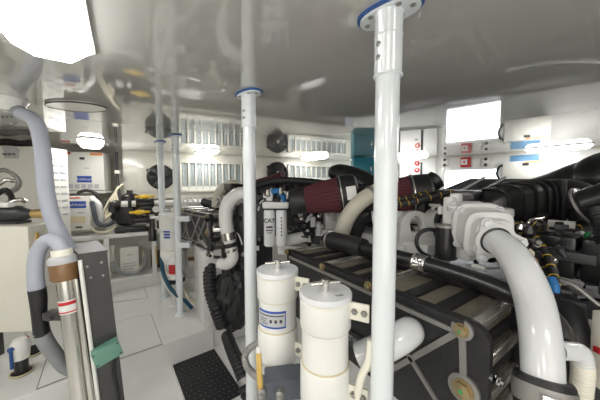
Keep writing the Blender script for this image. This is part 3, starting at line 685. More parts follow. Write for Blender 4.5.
# ------------------------------------------------------------------ white strainers
def strainer(label, loc, s=1.0, zb=-.24, brackets=True, lab=False, ticks=False, pr_=.06):
    """loc = centre of the lid top; local z = 0 at the lid top."""
    t = thing('sea_strainer', label, 'strainer', (loc.x, loc.y, zb)); k = loc.z - zb
    def pr(p): return [(r * s, k + h * s) for r, h in p]
    m = MB(); m.lathe(pr([(.088, -.44), (.094, -.43), (.097, -.42), (.097, -.285), (.093, -.278), (.090, -.276), (.089, -.135), (.0955, -.133), (.0985, -.128), (.0985, -.030)]), (0, 0, 0), n=48)
    bd = m.build('body', 'white_plastic', t)
    for h in (-.134, -.277):
        m = MB(); m.ring((0, 0, k + h * s), EZ, .0905 * s, .0035 * s, 48, 8); m.build('glue_line', 'aged_glue', bd)
    m = MB(); m.lathe(pr([(.096, -.030), (.096, -.024)]), (0, 0, 0), n=48); m.build('seal', 'cream_plastic', t)
    m = MB(); m.lathe(pr([(.097, -.024), (.101, -.021), (.101, -.004), (.098, 0)]), (0, 0, 0), n=48); ld = m.build('lid', 'white_enamel', t)
    m = MB(); m.lathe(pr([(.016, 0), (.016, .042), (.013, .045)]), (0, 0, 0), n=20); m.cyl((-.057 * s, -.014 * s, k + .029 * s), (.057 * s, .016 * s, k + .029 * s), .008 * s, n=12)
    m.build('tee_handle', 'steel', t)
    m = MB(); m.lathe([(.075 * s, k - .44 * s), (.075 * s, k - .50 * s), (.09 * s, k - .51 * s), (.09 * s, k - .53 * s), (pr_ * s, k - .665 * s), (pr_ * s, .02), (.10 * s, .015), (.10 * s, 0)][::-1], (0, 0, 0), n=32); m.build('pedestal', 'white_plastic', t)
    if ticks:
        m = MB()
        for a, r in ((-.9, .06), (-.75, .066), (-.62, .07)): m.box((math.cos(a) * r * s, math.sin(a) * r * s, k + .0006), (.016, .004, .001), rz=a)
        m.build('pen_mark', 'ink', ld)
    if brackets:
        for h in (-.055, -.37):
            q = V((0, 0, k + h * s)); m = MB()
            m.box(q + E1 * .0 + (E1 * .35 + E2 * .65).normalized() * .125 * s, (.085 * s, .012, .065 * s), bev=.004, ax=((E1 * .35 + E2 * .65).normalized(), V((0, 0, 1)).cross((E1 * .35 + E2 * .65).normalized()), EZ))
            br = m.build('bracket', 'cream_plastic', t)
            dv = (E1 * .35 + E2 * .65).normalized(); nn = -V((0, 0, 1)).cross(dv); nn = nn if nn.y < 0 else -nn
            for f in (.115, .15):
                m = MB(); m.lathe([(.013 * s, .005), (.013 * s, .009), (.0085 * s, .009), (.0085 * s, .017), (.006 * s, .019)], q + dv * f * s, nn, 6); m.build('bolt', 'worn_alloy', br)
    return t, k
s2, k2 = strainer('nearer of the two big white strainers, pen marks on its lid', P(325.5, 290.5, .96), ticks=True)
s1, k1 = strainer('big white strainer with a blue-framed label, left of the nearer one', P(277.5, 268.5, 1.21))
# the blue-framed label wraps the body
def wrap(name, m_, par, r, a0, a1, z0, z1, n=20):
    m = MB(); vs = []
    for rr in (r, r - .002):
        for z in (z0, z1): vs += [V((rr * math.cos(a0 + (a1 - a0) * i / n), rr * math.sin(a0 + (a1 - a0) * i / n), z)) for i in range(n + 1)]
    k = n + 1; fs = [[i, i + 1, k + i + 1, k + i] for i in range(n)] + [[2 * k + i, 3 * k + i, 3 * k + i + 1, 2 * k + i + 1] for i in range(n)]
    fs += [[i, 2 * k + i, 2 * k + i + 1, i + 1] for i in range(n)] + [[k + i, k + i + 1, 3 * k + i + 1, 3 * k + i] for i in range(n)] + [[0, k, 3 * k, 2 * k], [n, 2 * k + n, 3 * k + n, k + n]]
    m.add(vs, fs); return m.build(name, m_, par)
am = math.atan2(-s1.location.y, -s1.location.x); zl = k1 - .205
lb = wrap('label', 'blue_label', s1, .0915, am - 1.15, am + .42, zl - .045, zl + .035)
wrap('label_print', 'label_grey', lb, .0922, am - 1.12, am + .37, zl - .036, zl + .026)
wrap('label_print', 'ink', lb, .0926, am - 1.05, am + .30, zl + .012, zl + .017)
for i, (a_, b_) in enumerate(((-.95, -.55), (-.98, -.6), (-.9, -.5))): wrap('label_print', 'ink', lb, .0926, am + a_, am + b_, zl - .004 - .011 * i, zl - .0005 - .011 * i, 8)
for a_ in (-.35, -.10, .15): wrap('label_print', 'ink', lb, .0926, am + a_ - .06, am + a_ + .06, zl - .018, zl - .003, 6)
fs, kf = strainer('far white strainer with a blue sticker behind the slim pole', P(173, 213, 3.2), 1.62, 0, False, pr_=.022)
afm = math.atan2(-fs.location.y, -fs.location.x)
for i in range(3): wrap('sticker', 'blue_label', fs, .0915 * 1.75, afm - .75, afm - .25, kf - .22 - i * .035, kf - .20 - i * .035, 6)
# far bowl in red, blue hose
c = P(175, 266, 3.05); m = MB(c)
T = thing('filter_bowl', 'red-banded filter bowl below the far white strainer', 'filter', c - EZ * .16)
m = MB(); m.lathe([(.07, .08), (.07, .20)], (0, 0, 0)); m.build('bowl', 'red', T)
m = MB(); m.lathe([(.09, .20), (.09, .26), (.05, .28)], (0, 0, 0)); m.build('head', 'white_plastic', T)
m = MB(); m.lathe([(.05, .0), (.10, .02), (.10, .07), (.075, .08)], (0, 0, 0)); m.build('cup', 'white_plastic', T)
m = MB(); m.lathe([(.11, -.03), (.11, -.005), (.06, 0)], (0, 0, 0)); m.build('flange', 'charcoal', T)
quick_tube('hose', 'blue-green hose curving from the far strainer down to the floor', 'hose', [P(161.5, 258, 3.1), P(163, 272, 2.98), P(169, 286, 2.9), P(177, 295, 2.86), P(186, 302, 2.92), P(192, 308, 2.95)], .022, 'deep_teal')
quick_tube('hose', 'cream cable dropping to the bilge behind the slim pole', 'cable', [P(184, 288, 3.1), P(188, 297, 3.0), P(197, 305, 3.0), P(202, 316, 2.95), P(205, 330, 3.0)], .018, 'cream_cable')
m = MB(); c = P(199, 258, 3.6); m = MB(c); m.lathe([(.03, -.2), (.03, .2)], c, (1, .3, 0), 14); single(m, 'copper_pipe', 'brown_cap', 'brown pipe fitting below the far heat exchanger', 'pipe')

# ------------------------------------------------------------------ coolers with black trussed end plates
ZT, HH, WW = 1.007, .50, .40
A = OZ(287, 249, ZT); A.z = 0
_c = OZ(491, 330, ZT); _c.z = 0
E2 = (_c - A).normalized(); E1 = V((-E2.y, E2.x, 0)); A2 = math.atan2(E2.y, E2.x); LH = (_c - A).length
def HL(px, py, off=0):                      # photo point -> (s, z) on the front plate
    p = PL(px, py, A - E1 * off, E1); return (p - A).dot(E2), p.z - (ZT - HH)
T = thing('heat_exchanger', 'large black-framed heat exchanger with steel rods behind the white strainers', 'heat exchanger', (A.x, A.y, ZT - HH), A2)
HX = T
def outline(y):
    pts = [(0, 0.03), (0, HH)]
    r = .07
    for i in range(7): g = R(90 - 15 * i); pts.append((LH - r + r * math.cos(g), HH - r + r * math.sin(g)))
    for i in range(5): g = R(0 - 22.5 * i); pts.append((LH - .05 + .05 * math.cos(g), .05 + .05 * math.sin(g)))
    return [V((x, y, z)) for x, z in pts]
m = MB(); m.prism(outline(0), (0, .03, 0)); fpl = m.build('front_plate', 'black_cast', T, 25)
m = MB(); m.box((LH / 2, -.006, HH - .010), (LH - .15, .02, .020), bev=.006); m.build('edge_rail', 'black_cast', fpl)
m = MB(); m.prism(outline(WW - .03), (0, .03, 0)); m.build('back_plate', 'black_cast', T, 25)
def strip(p, q, w, y0=-.010, m_=None):
    p, q = V((p[0], 0, p[1])), V((q[0], 0, q[1])); d = (q - p).normalized(); n = V((-d.z, 0, d.x)) * w / 2
    m_.prism([p + n + V((0, y0, 0)), q + n + V((0, y0, 0)), q - n + V((0, y0, 0)), p - n + V((0, y0, 0))], (0, -y0, 0))
b1, b2 = HL(463, 329), HL(464.5, 388)
xa, xb, xc = HL(414, 357), HL(398, 337), HL(442, 408)
ch0 = HL(300, 262)
m = MB()
strip((.04, HH - .05), (b1[0] - .02, HH - .055), .018, m_=m); strip(b1, b2, .022, m_=m); strip(b1, xa, .022, m_=m)
dx = (xa[0] - b1[0], xa[1] - b1[1]); strip(xa, (xa[0] + dx[0] * 1.15, xa[1] + dx[1] * 1.15), .022, m_=m); strip(xb, xc, .016, m_=m)
m.build('truss_rib', 'worn_alloy', fpl)
def bolt(s_, z_, r, par, big=False):
    if big:
        m = MB(); m.lathe([(r * 1.75, -.001), (r * 1.75, .012), (r * 1.4, .014)], (s_, 0, z_), (0, -1, 0), 32); m.build('boss', 'worn_alloy', par)
    m = MB(); m.lathe([(r * 1.25, .010), (r * 1.25, .017)], (s_, 0, z_), (0, -1, 0), 24); m.lathe([(r, .017), (r, .028), (r * .5, .031)], (s_, 0, z_), (0, -1, 0), 6); bo = m.build('bolt', 'zinc_bolt', par)
    m = MB(); m.lathe([(r * .25, .031), (r * .25, .0325)], (s_, 0, z_), (0, -1, 0), 8); m.build('paint_mark', 'green', bo)
bolt(*b1, .021, fpl, True); bolt(*b2, .030, fpl, True)
for (x, y) in ((324, 269.5), (370, 290)): q = HL(x, y); bolt(q[0], HH - .015, .018, fpl)
bolt(.02, HH - .015, .018, fpl)
q0, q1 = HL(349, 338), HL(376, 351)
np_ = MB(); cx_ = ((q0[0] + q1[0]) / 2, (q0[1] + q1[1]) / 2); np_.box((cx_[0], -.006, cx_[1]), (.26, .012, .085), bev=.004); npl = np_.build('name_plate', 'charcoal', fpl)
text('TWIN M', 'lettering', 'label_grey', (cx_[0], -.0127, cx_[1]), (1, 0, 0), (0, 0, 1), .045, npl)
rod_s = [.04, .42, .81, LH - .06]
for s_ in rod_s:
    m = MB(); m.cyl((s_, .03, HH - .020), (s_, WW - .03, HH - .020), .024, n=20); m.build('tie_rod', 'rod_steel', T)
for z_ in (HH - .16, HH - .30, HH - .42):
    m = MB(); m.cyl((LH - .035, .03, z_), (LH - .035, WW - .03, z_), .022, n=20); m.build('tie_rod', 'rod_steel', T)
    m = MB(); m.box((LH - .055, WW / 2, z_ + .065), (.03, WW - .06, .05), bev=.005); m.build('spacer_bar', 'black_rubber', T)
m = MB(); m.box((LH / 2, WW / 2, HH / 2), (LH - .10, WW - .06, HH - .056)); m.build('core', 'core_mesh', T)
for i in range(3):
    for f in (.36, .70):
        s_ = rod_s[i] + (rod_s[i + 1] - rod_s[i]) * f
        m = MB(); m.box((s_, WW / 2, HH - .030), (.06, WW - .06, .030), bev=.006); m.build('spacer_bar', 'black_rubber', T)
m = MB(); m.lathe([(.014, 0), (.014, .015), (.009, .02), (.009, .03)], (LH - .005, .06, HH - .2), (1, 0, 0), 6); m.build('side_bolt', 'chrome', T)
pp = OZ(210.5, 214, 1.20)
HX2 = copy_thing(HX, (pp.x - E2.x * LH, pp.y - E2.y * LH, 1.20 - HH), label='smaller-looking black heat exchanger in the distance behind the slim poles', skip=('name_plate',)); HX2.scale = (.78, 1, .78); HX2.rotation_euler = (0, 0, R(-45)); HX2.location = (pp.x - math.cos(R(-45)) * LH * .78, pp.y - math.sin(R(-45)) * LH * .78, 1.20 - HH * .78)
fp2 = [q for q in HX2.children if q.name.startswith('front_plate')][0]
for s0_, s1_ in ((.06, .30), (.30, .06), (.38, .62), (.62, .38), (.70, 1.0), (1.0, .70)):
    m = MB(); strip((s0_, HH - .07), (s1_, .08), .03, m_=m); m.build('truss_rib', 'worn_alloy', fp2)
m = MB()
for k in range(5): strip((.12 + .1 * k, .10), (.12 + .1 * k, .30), .012, m_=m)
strip((.04, .07), (1.1, .07), .025, m_=m); m.build('truss_rib', 'worn_alloy', fp2)
for o_ in (HX, HX2): o_['group'] = 'black-framed heat exchangers'
# stand feet for both
for tt, lab in ((HX, 'white bed under the large heat exchanger'), (HX2, 'white bed under the far heat exchanger')):
    h_ = tt.location.z + .24; m = MB((tt.location.x, tt.location.y, -.24))
    o_ = V((tt.location.x, tt.location.y, 0)) + E2 * LH * (.5 if tt is HX else .56) + E1 * (WW * .55)
    m.box(V((o_.x, o_.y, -.24 + h_ / 2)), (LH * (.9 if tt is HX else .30), WW * (.7 if tt is HX else .5), h_ - .002), ax=(E2, E1, EZ), bev=.01); single(m, 'cooler_bed', 'engine_white', lab, 'base')

# white stub pipe from the strainer to the cooler
quick_tube('pipe_stub', 'short fat white pipe bend between the thick pole and the heat exchanger', 'pipe', [P(360, 357, .97), P(378, 350, .955), P(395, 341, .955), P(407, 333, .985), P(410, 331, 1.05), P(408, 331, 1.13)], .056, 'white_enamel', n=28)
quick_tube('hose', 'cream hose running down beside the nearer strainer', 'hose', [P(371, 340, .86), P(369, 360, .86), P(361, 378, .88), P(357, 402, .9), P(358, 430, .9)], .014, 'cream_plastic')
# valve group at the foot of the left strainer
vb = V((s1.location.x - .02, s1.location.y - .12, 0))
g0, g1 = P(272, 391, 1.06), P(301, 369, 1.08)
T = thing('valve_block', 'dark slate square valve block below the white strainers', 'valve block', (g0 + g1) / 2 - EZ * .05)
g = (g0 + g1) / 2 - EZ * .05
dd = (g1 - g0); dd.z = 0
m = MB(g); m.box((g0 + g1) / 2 - EZ * .01, (dd.length * 1.5, .10, .09), ax=(dd.normalized(), V((-dd.y, dd.x, 0)).normalized(), EZ), bev=.006); m.build('block', 'slate_plastic', T)
for q in (P(262, 392, 1.0), P(280, 394, 1.0)):
    m = MB(g); m.lathe([(.018, -.02), (.018, .012), (.011, .02), (.009, .03)], q, (-.1, -1, .1), 8); m.build('valve_nut', 'worn_alloy', T)
y0, y1 = P(258.5, 353, 1.03), P(260.5, 392, 1.0); dy = (y1 - y0)
m = MB(g); m.box((y0 + y1) / 2, (.022, .012, dy.length), ax=(V((1, 0, 0)), V((0, 1, 0)), -dy.normalized()), bev=.004); hd = m.build('lever', 'ochre_grip', T)
m = MB(g); m.box(y0 - dy.normalized() * .012, (.018, .011, .028), bev=.004); m.build('lever_tip', 'white_plastic', hd)
quick_tube('braided_hose', 'braided steel hose bending round behind the ochre valve lever', 'hose', [P(257, 344, 1.24), P(250, 348, 1.22), P(245, 356, 1.2), P(247, 366, 1.18), P(254, 374, 1.16), P(264, 380, 1.12)], .017, 'worn_alloy', corr=(.0012, .008))
quick_tube('corrugated_hose', 'thick black corrugated hose rising between step and strainers', 'hose', [P(227, 336, 2.35), P(233, 352, 2.1), P(241, 370, 1.9), P(246, 386, 1.8), P(249, 400, 1.75)], .05, 'black_rubber', corr=(.005, .035))
quick_tube('hose_clamp', 'metal clamp at the end of the black corrugated hose', 'clamp', [P(244.5, 377, 1.83), P(246.5, 383, 1.81)], .058, 'worn_alloy', n=20, smooth=3)

# ------------------------------------------------------------------ starboard engine
def EL(s_, w_, z_): return A + E2 * s_ + E1 * w_ + EZ * z_
AX = (E2, E1, EZ)
def ebox(m, s_, w_, z_, size, bev=.01): m.box(EL(s_, w_, z_), size, ax=AX, bev=bev); return m
T = thing('marine_engine', 'large dark diesel engine filling the right half of the room', 'engine', EL(.9, .9, -.24))
ENG = T; eo = EL(.9, .9, -.24)
m = MB(eo); ebox(m, .75, .95, .62, (2.1, .70, .60), .03); ebox(m, .75, .95, .05, (1.9, .45, .60), .03); m.build('block', 'dark_engine', T)
m = MB(eo); ebox(m, .30, .72, .98, (.95, .30, .26), .03); ebox(m, .62, .60, .80, (.9, .10, .20), .02)
for s_ in (.0, .2, .4, .6): ebox(m, s_, .56, .98, (.05, .05, .2), .01)
m.build('side_casting', 'engine_white', T)
for i in range(7):                                            # black rocker covers in a row towards the right edge
    s_ = .86 + i * .155
    m = MB(eo); ebox(m, s_, .86, 1.15, (.142, .34, .20), .02); ebox(m, s_, .82, 1.255, (.11, .18, .03), .008)
    rc = m.build('rocker_cover', 'black_plastic', T)
    for w_ in (.74, .97):
        m = MB(eo); m.lathe([(.016, 0), (.016, .012), (.010, .018)], EL(s_, w_, 1.25), EZ, 6); m.build('cover_bolt', 'charcoal', rc)
for i in range(5):
    s_ = 1.0 + i * .16
    m = MB(eo); m.tube([EL(s_, .70, 1.02), EL(s_ + .01, .64, 1.10), EL(s_ + .03, .66, 1.2), EL(s_ + .03, .76, 1.27)], .013, 8, smooth=4); m.build('injector_line', 'worn_alloy' if i % 2 else 'charcoal', T)
m = MB(eo); ebox(m, .25, 1.0, 1.28, (1.2, .45, .30), .05); m.build('upper_casting', 'dark_engine', T)
for i in range(4):
    m = MB(eo); ebox(m, -.05 + i * .3, .80, 1.36, (.26, .22, .20), .03); m.build('rocker_cover', 'black_plastic', T)

# black ribbed intake box with flange
p0, p1 = P(480, 207, 1.52), P(538, 200, 1.58)
T = thing('intake_manifold', 'black ribbed air intake box above the white pump housing', 'intake manifold', (p0 + p1) / 2 - EZ * .14)
g = (p0 + p1) / 2 - EZ * .14; dx_ = (p1 - p0).normalized(); up_ = (EZ - dx_ * dx_.z).normalized(); dp_ = up_.cross(dx_)
def sect(f, w, h, drop=0):
    c = p0.lerp(p1, f) - up_ * drop; o = []
    for i in range(24):
        q = 2 * math.pi * i / 24; o.append(c + dp_ * math.copysign(abs(math.cos(q)) ** .55, math.cos(q)) * w + up_ * math.copysign(abs(math.sin(q)) ** .55, math.sin(q)) * h)
    return o
ss = [(0, .06, .045, .01), (.12, .09, .08, 0), (.4, .115, .108, -.004), (.7, .12, .118, -.004), (1, .12, .118, 0)]
vs = []; fs_ = []
for q in ss: vs += sect(*q)
for i in range(len(ss) - 1): fs_ += [[i * 24 + j, i * 24 + (j + 1) % 24, (i + 1) * 24 + (j + 1) % 24, (i + 1) * 24 + j] for j in range(24)]
fs_ += [list(range(23, -1, -1)), [96 + j for j in range(24)]]
m = MB(g); m.add(vs, fs_); m.build('shell', 'black_plastic', T)
for f, w, h in ((.22, .103, .094), (.42, .119, .112), (.62, .123, .120), (.8, .125, .123), (.92, .125, .123)):
    m = MB(g); m.tube(sect(f, w, h, -.004), .008, 6, closed=True); m.build('rib', 'black_plastic', T)
m = MB(g); m.box(p1 + dx_ * .01 - up_ * .01, (.035, .28, .27), ax=(dx_, dp_, up_), bev=.01); m.build('flange', 'black_cast', T)
m = MB(g)
for k in range(4): m.box(p0.lerp(p1, .35 + .18 * k) - up_ * .125 - dp_ * .10, (.03, .06, .06), ax=(dx_, dp_, up_), bev=.008)
m.build('mounting_lug', 'charcoal', T)
# lower black covers behind the intake
T = thing('engine_cover', 'low black engine cover with pale trim strips left of the intake box', 'engine cover', P(452, 205, 2.0)); g = V(T.location)
q = [P(412, 206, 2.05), P(436, 192, 2.25), P(470, 178.5, 2.5), P(546, 179, 2.2), P(540, 206, 1.95), P(470, 208, 1.85)]
m = MB(g); m.prism(q, (0, .12, -.12)); m.build('cover', 'black_plastic', T, 20)
for a_, b_ in ((0.0, .0), (.35, .03)):
    s_, e_ = P(452 + a_ * 60, 196, 1.92 + b_), P(484 + a_ * 60, 177.5, 2.4); m = MB(g); m.tube([s_, e_], .012, 8); m.build('trim_strip', 'worn_alloy', T)

# big ducts on the right
quick_tube('air_duct', 'huge black air duct sweeping up to the right edge', 'duct', [P(505, 194, 2.55), P(545, 189, 2.2), P(585, 183, 1.95), P(640, 176, 1.75), P(640, 176, 1.75) + V((.9, -.35, .02)), P(640, 176, 1.75) + V((1.5, -.8, -.35))], [.07, .12, .17, .21, .22, .22], 'black_plastic', n=32)
quick_tube('air_pipe', 'black elbow pipe leaving the intake flange to the right', 'pipe', [P(550, 194, 1.62), P(566, 193, 1.58), P(581, 198, 1.5), P(588, 212, 1.42), P(588, 228, 1.38)], .085, 'black_plastic', n=28)
T = thing('oil_filter', 'black canister with a raised rim at the right edge', 'canister', P(590, 214, 1.22)); g = V(T.location)
c0, c1_ = P(578, 207, 1.22), P(606, 199, 1.14); ax_ = (c1_ - c0).normalized()
m = MB(g); m.lathe([(.075, 0), (.085, .012), (.085, .03), (.072, .035), (.072, .22)], c0, ax_, 32); m.build('canister', 'black_plastic', T)
m = MB(g); m.ring(c0 + ax_ * .02, ax_, .086, .006, 32, 8); m.build('band', 'worn_alloy', T)
c = P(603, 224, 1.05); m = MB(c); m.corr([c - V((.0, .02, .08)), c, c + V((.02, .04, .05))], .032, .003, .014); single(m, 'corrugated_sleeve', 'black_rubber', 'black ribbed sleeve at the right edge below the canister', 'sleeve')

# wiring looms with yellow ties
def loom(label, pts, r=.02, ties=6):
    pts = [V(p) for p in pts]; t = thing('wiring_loom', label, 'wiring', pts[0]); m = MB(pts[0]); m.tube(pts, r, 12, smooth=8); m.build('conduit', 'black_rubber', t)
    q = spline(pts, 8); n = len(q)
    for i in range(ties):
        k = int((i + .5) * (n - 2) / ties); m = MB(pts[0]); m.ring(q[k], q[k + 1] - q[k], r * 1.03, .0016, 14, 6); m.build('tie', 'yellow', t)
loom('black loom with yellow ties below the intake box, nearest the elbow pipe', [P(500, 218, 1.42), P(515, 226, 1.36), P(530, 238, 1.28), P(540, 254, 1.2), P(546, 275, 1.12), P(549, 300, 1.08)], .020, 7)
loom('black loom with yellow ties running right behind the steel arm', [P(503, 221, 1.46), P(525, 226, 1.44), P(548, 233, 1.4), P(568, 241, 1.36), P(588, 250, 1.3)], .022, 7)
loom('black loom with yellow ties across the rocker covers at right', [P(520, 233, 1.38), P(548, 236, 1.34), P(570, 231, 1.36), P(586, 224, 1.38)], .016, 5)
loom('black loom with yellow ties over the white pump, beside the second maroon filter', [P(396, 205, 1.62), P(412, 202, 1.62), P(432, 197, 1.62), P(452, 193, 1.62), P(470, 199, 1.56), P(481, 208, 1.5)], .020, 9)
loom('thin loom with yellow ties below the second maroon filter', [P(392, 200, 1.7), P(404, 199, 1.68), P(418, 196, 1.68), P(430, 192, 1.7)], .018, 6)
loom('black loom with yellow ties dropping over the rocker covers toward the blue plug', [P(518, 226, 1.26), P(534, 236, 1.2), P(546, 254, 1.14), P(553, 274, 1.06), P(557, 292, 1.0)], .015, 8)
loom('black loom with yellow ties slanting to the right edge in front of the control module', [P(532, 222, 1.32), P(552, 234, 1.26), P(574, 250, 1.18), P(604, 274, 1.08)], .014, 8)
T = thing('control_module', 'black finned control module on the engine at right', 'control module', P(560, 255, 1.22)); g = V(T.location)
cm_ = P(565, 252, 1.24); m = MB(g); m.box(cm_, (.30, .20, .06), ax=AX, bev=.01)
for k in range(6): m.box(cm_ + E2 * (-.12 + .048 * k) + EZ * .035, (.022, .18, .014), ax=AX, bev=.003)
m.build('housing', 'black_plastic', T)
m = MB(g); m.box(cm_ - E1 * .13 + EZ * .01, (.24, .06, .045), ax=AX, bev=.006); m.build('connector', 'charcoal', T)
m = MB(g); m.lathe([(.016, 0), (.016, .03)], P(589, 239, 1.2), EZ, 12); m.build('cap', 'green', T)
quick_tube('bracket_arm', 'pale steel arm crossing above the wiring at right', 'bracket', [P(527, 224, 1.44), P(531, 220, 1.44), P(540, 219, 1.45), P(546, 216, 1.47)], .012, 'steel')
T = thing('steel_bracket', 'bare steel bracket with crossed arms behind the wiring', 'bracket', P(549, 214, 1.56)); g = V(T.location)
for nm, (a_, b_, w0, w1) in enumerate((((548, 214, 1.56), (563, 204, 1.6), .016, .035), ((546, 214, 1.56), (534, 206, 1.58), .016, .03), ((548, 214, 1.56), (552, 222, 1.56), .015, .02))):
    s_, e_ = P(*a_), P(*b_); d_ = (e_ - s_).normalized(); n_ = V((-d_.z, 0, d_.x)); m = MB(g)
    m.prism([s_ + n_ * w0, e_ + n_ * w1, e_ - n_ * w1, s_ - n_ * w0], (0, .012, 0)); m.build('arm', 'worn_alloy', T)
for i, (x, y, d, mm, lab, r_) in enumerate(((525, 254, 1.16, 'cream_cable', 'beige connector beside the white elbow pipe', .025), (529, 262, 1.12, 'brown_cap', 'brown fitting beside the white elbow pipe', .024),
        (572, 221, 1.42, 'white_plastic', 'small white connector above the control module', .02), (545, 229, 1.36, 'orange', 'small orange connector among the wiring', .014), (579, 239, 1.26, 'white_plastic', 'white cap behind the control module', .03), (540, 213, 1.6, 'blue_hose', 'small blue connector behind the steel arm', .018))):
    c = P(x, y, d); m = MB(c); m.lathe([(r_ * .7, -r_ * 1.2), (r_, -r_ * .8), (r_, r_ * .9), (r_ * .6, r_ * 1.3)], c, (.6, -.4, .7), 12); single(m, 'connector', mm, lab, 'connector')
quick_tube('connector', 'bright blue plug beside the white elbow pipe', 'connector', [P(551, 278, 1.0), P(554, 286, .98), P(556, 293, .97)], [.014, .017, .012], 'blue_hose', smooth=4)

# ------------------------------------------------------------------ white pump housing and elbow
c = P(496, 241, 1.12); axn = (P(508, 250, 1.03) - c).normalized()
T = thing('water_pump_housing', 'white cast pump housing with bolted flange feeding the elbow pipe', 'pump', P(470, 258, 1.3)); g = V(T.location)
ub, wb, _ = basis(axn)
def loft(m, secs, ex=.5, n=32):
    vs = []
    for h, a_, b_ in secs:
        for i in range(n):
            q = 2 * math.pi * i / n; vs.append(c + axn * h + wb * math.copysign(abs(math.cos(q)) ** ex, math.cos(q)) * a_ + ub * math.copysign(abs(math.sin(q)) ** ex, math.sin(q)) * b_)
    k = len(secs); m.add(vs, [[i * n + j, i * n + (j + 1) % n, (i + 1) * n + (j + 1) % n, (i + 1) * n + j] for i in range(k - 1) for j in range(n)] + [list(range(n - 1, -1, -1)), [(k - 1) * n + j for j in range(n)]]); return m
m = loft(MB(g), [(-.34, .08, .08), (-.31, .105, .10), (-.22, .11, .10), (-.215, .122, .115), (-.185, .122, .115), (-.18, .106, .098), (-.10, .098, .085), (-.095, .112, .10), (-.07, .112, .10), (-.065, .088, .08), (-.02, .085, .076)]); m.build('volute', 'engine_white', T)
for i in range(4):
    q = 2 * math.pi * (i + .5) / 4; m = MB(g); m.lathe([(.02, -.03), (.02, .01), (.013, .01), (.013, .024)], c - axn * .185 + wb * math.cos(q) * .130 + ub * math.sin(q) * .122, axn, 10); m.build('bolt', 'white_enamel', T)
m = MB(g)
pts = []
for i in range(48):
    q = 2 * math.pi * i / 48; rr = .080 + .034 * max(0, math.cos(3 * q)) ** 2; pts.append(c - axn * .022 + (ub * math.cos(q) + wb * math.sin(q)) * rr)
m.prism(pts, axn * .022); fl_ = m.build('flange', 'engine_white', T)
for i in range(3):
    q = 2 * math.pi * i / 3; m = MB(g); m.lathe([(.024, 0), (.024, .006), (.017, .006), (.017, .022), (.01, .025)], c + (ub * math.cos(q) + wb * math.sin(q)) * .095, axn, 12); m.build('bolt', 'white_enamel', fl_)
m = MB(g); m.box(P(466, 236, 1.40), (.13, .18, .24), rz=A2, bev=.025); m.box(P(468, 214, 1.42), (.20, .18, .08), rz=A2, bev=.02); m.box(P(493, 213, 1.36), (.16, .12, .06), rz=A2, bev=.02); m.build('body', 'engine_white', T)
for (x, y, d) in ((497, 215, 1.24), (476, 213, 1.27), (452, 207, 1.33), (505, 228, 1.2)):
    m = MB(g); m.lathe([(.022, -.02), (.022, .012), (.015, .014), (.015, .026)], P(x, y, d), (-.2, -.6, .75), 14); m.build('bolt', 'white_enamel', T)
m = MB(g); m.cyl(P(441, 206, 1.46), P(441, 214, 1.46), .018); m.box(P(449, 224, 1.4), (.05, .05, .3), rz=A2, bev=.012); m.box(P(456, 204, 1.42), (.05, .05, .12), rz=A2, bev=.012); m.build('lug', 'engine_white', T)
el = [c - axn * .01, P(509, 251, 1.035), P(522, 271, .95), P(533.5, 300, .88), P(540, 337, .81), P(542.5, 380, .76), P(543.5, 398, .745)]
T = thing('exhaust_elbow', 'thick glossy white elbow pipe curving down at lower right', 'pipe', el[-1]); g = el[-1]
m = MB(g); m.tube(el, [.055, .056, .057, .057, .055, .053, .053], 40, smooth=10); m.build('pipe', 'white_enamel', T)
m = MB(g); m.ring(el[0] + axn * .012, axn, .058, .005, 40, 8); m.build('joint_line', 'charcoal', T)
dn = (el[-1] - el[-2]).normalized(); cj = P(542.5, 376, .765)
T = thing('pipe_coupling', 'black rubber coupling with wide steel clamp below the white elbow', 'coupling', cj + dn * .3); g = cj + dn * .3
m = MB(g); m.lathe([(.057, 0), (.070, .002), (.074, .010), (.074, .30), (.055, .30)], cj, dn, 40); m.build('sleeve', 'black_rubber', T)
m = MB(g); m.lathe([(.0745, .020), (.077, .020), (.077, .075), (.0745, .075)], cj, dn, 40); cl = m.build('clamp_band', 'worn_alloy', T)
ub, wb, _ = basis(dn); fd = (-cj + CAM); fd = (fd - dn * fd.dot(dn)).normalized(); fd = (fd * .93 - dn.cross(fd) * .2).normalized()
m = MB(g); m.box(cj + dn * .055 + fd * .084, (.05, .03, .045), ax=(dn.cross(fd), fd, dn), bev=.004); m.build('clamp_lug', 'chrome', cl)
m = MB(g); m.box(cj + dn * .055 + fd * .100, (.028, .006, .026), ax=(dn.cross(fd), fd, dn)); m.build('clamp_slot', 'ink', cl)

# white cast bracket, white pipes, solenoid
T = thing('lifting_bracket', 'white cast bracket with an eye left of the black solenoid', 'bracket', P(418, 245, 1.74)); g = V(T.location)
q0_, q1_ = P(400, 246, 1.74), P(436, 246, 1.74); cu_ = P(416, 224, 1.74)
m = MB(g); outer = [P(398, 250, 1.74)] + [P(416 + 15 * math.cos(R(a_)), 225 - 14 * math.sin(R(a_)), 1.74) for a_ in range(170, 5, -12)] + [P(438, 250, 1.74)]
inner = [P(411, 232, 1.74)] + [P(416 + 6 * math.cos(R(a_)), 224 - 8 * math.sin(R(a_)), 1.74) for a_ in range(180, -5, -20)] + [P(421, 232, 1.74)]
n_, k_ = len(outer), len(inner)
vs = outer + inner; 
def near_i(i): return n_ + min(k_ - 1, max(0, round((i) * (k_ - 1) / (n_ - 1))))
f_ = []
for i in range(n_ - 1):
    a_, b_ = near_i(i), near_i(i + 1); f_.append([i, i + 1, b_, a_] if a_ != b_ else [i, i + 1, a_])
f_.append([0, n_, n_ + k_ - 1, n_ - 1])
bk_ = [p + V((0, .06, 0)) for p in vs]; N_ = len(vs)
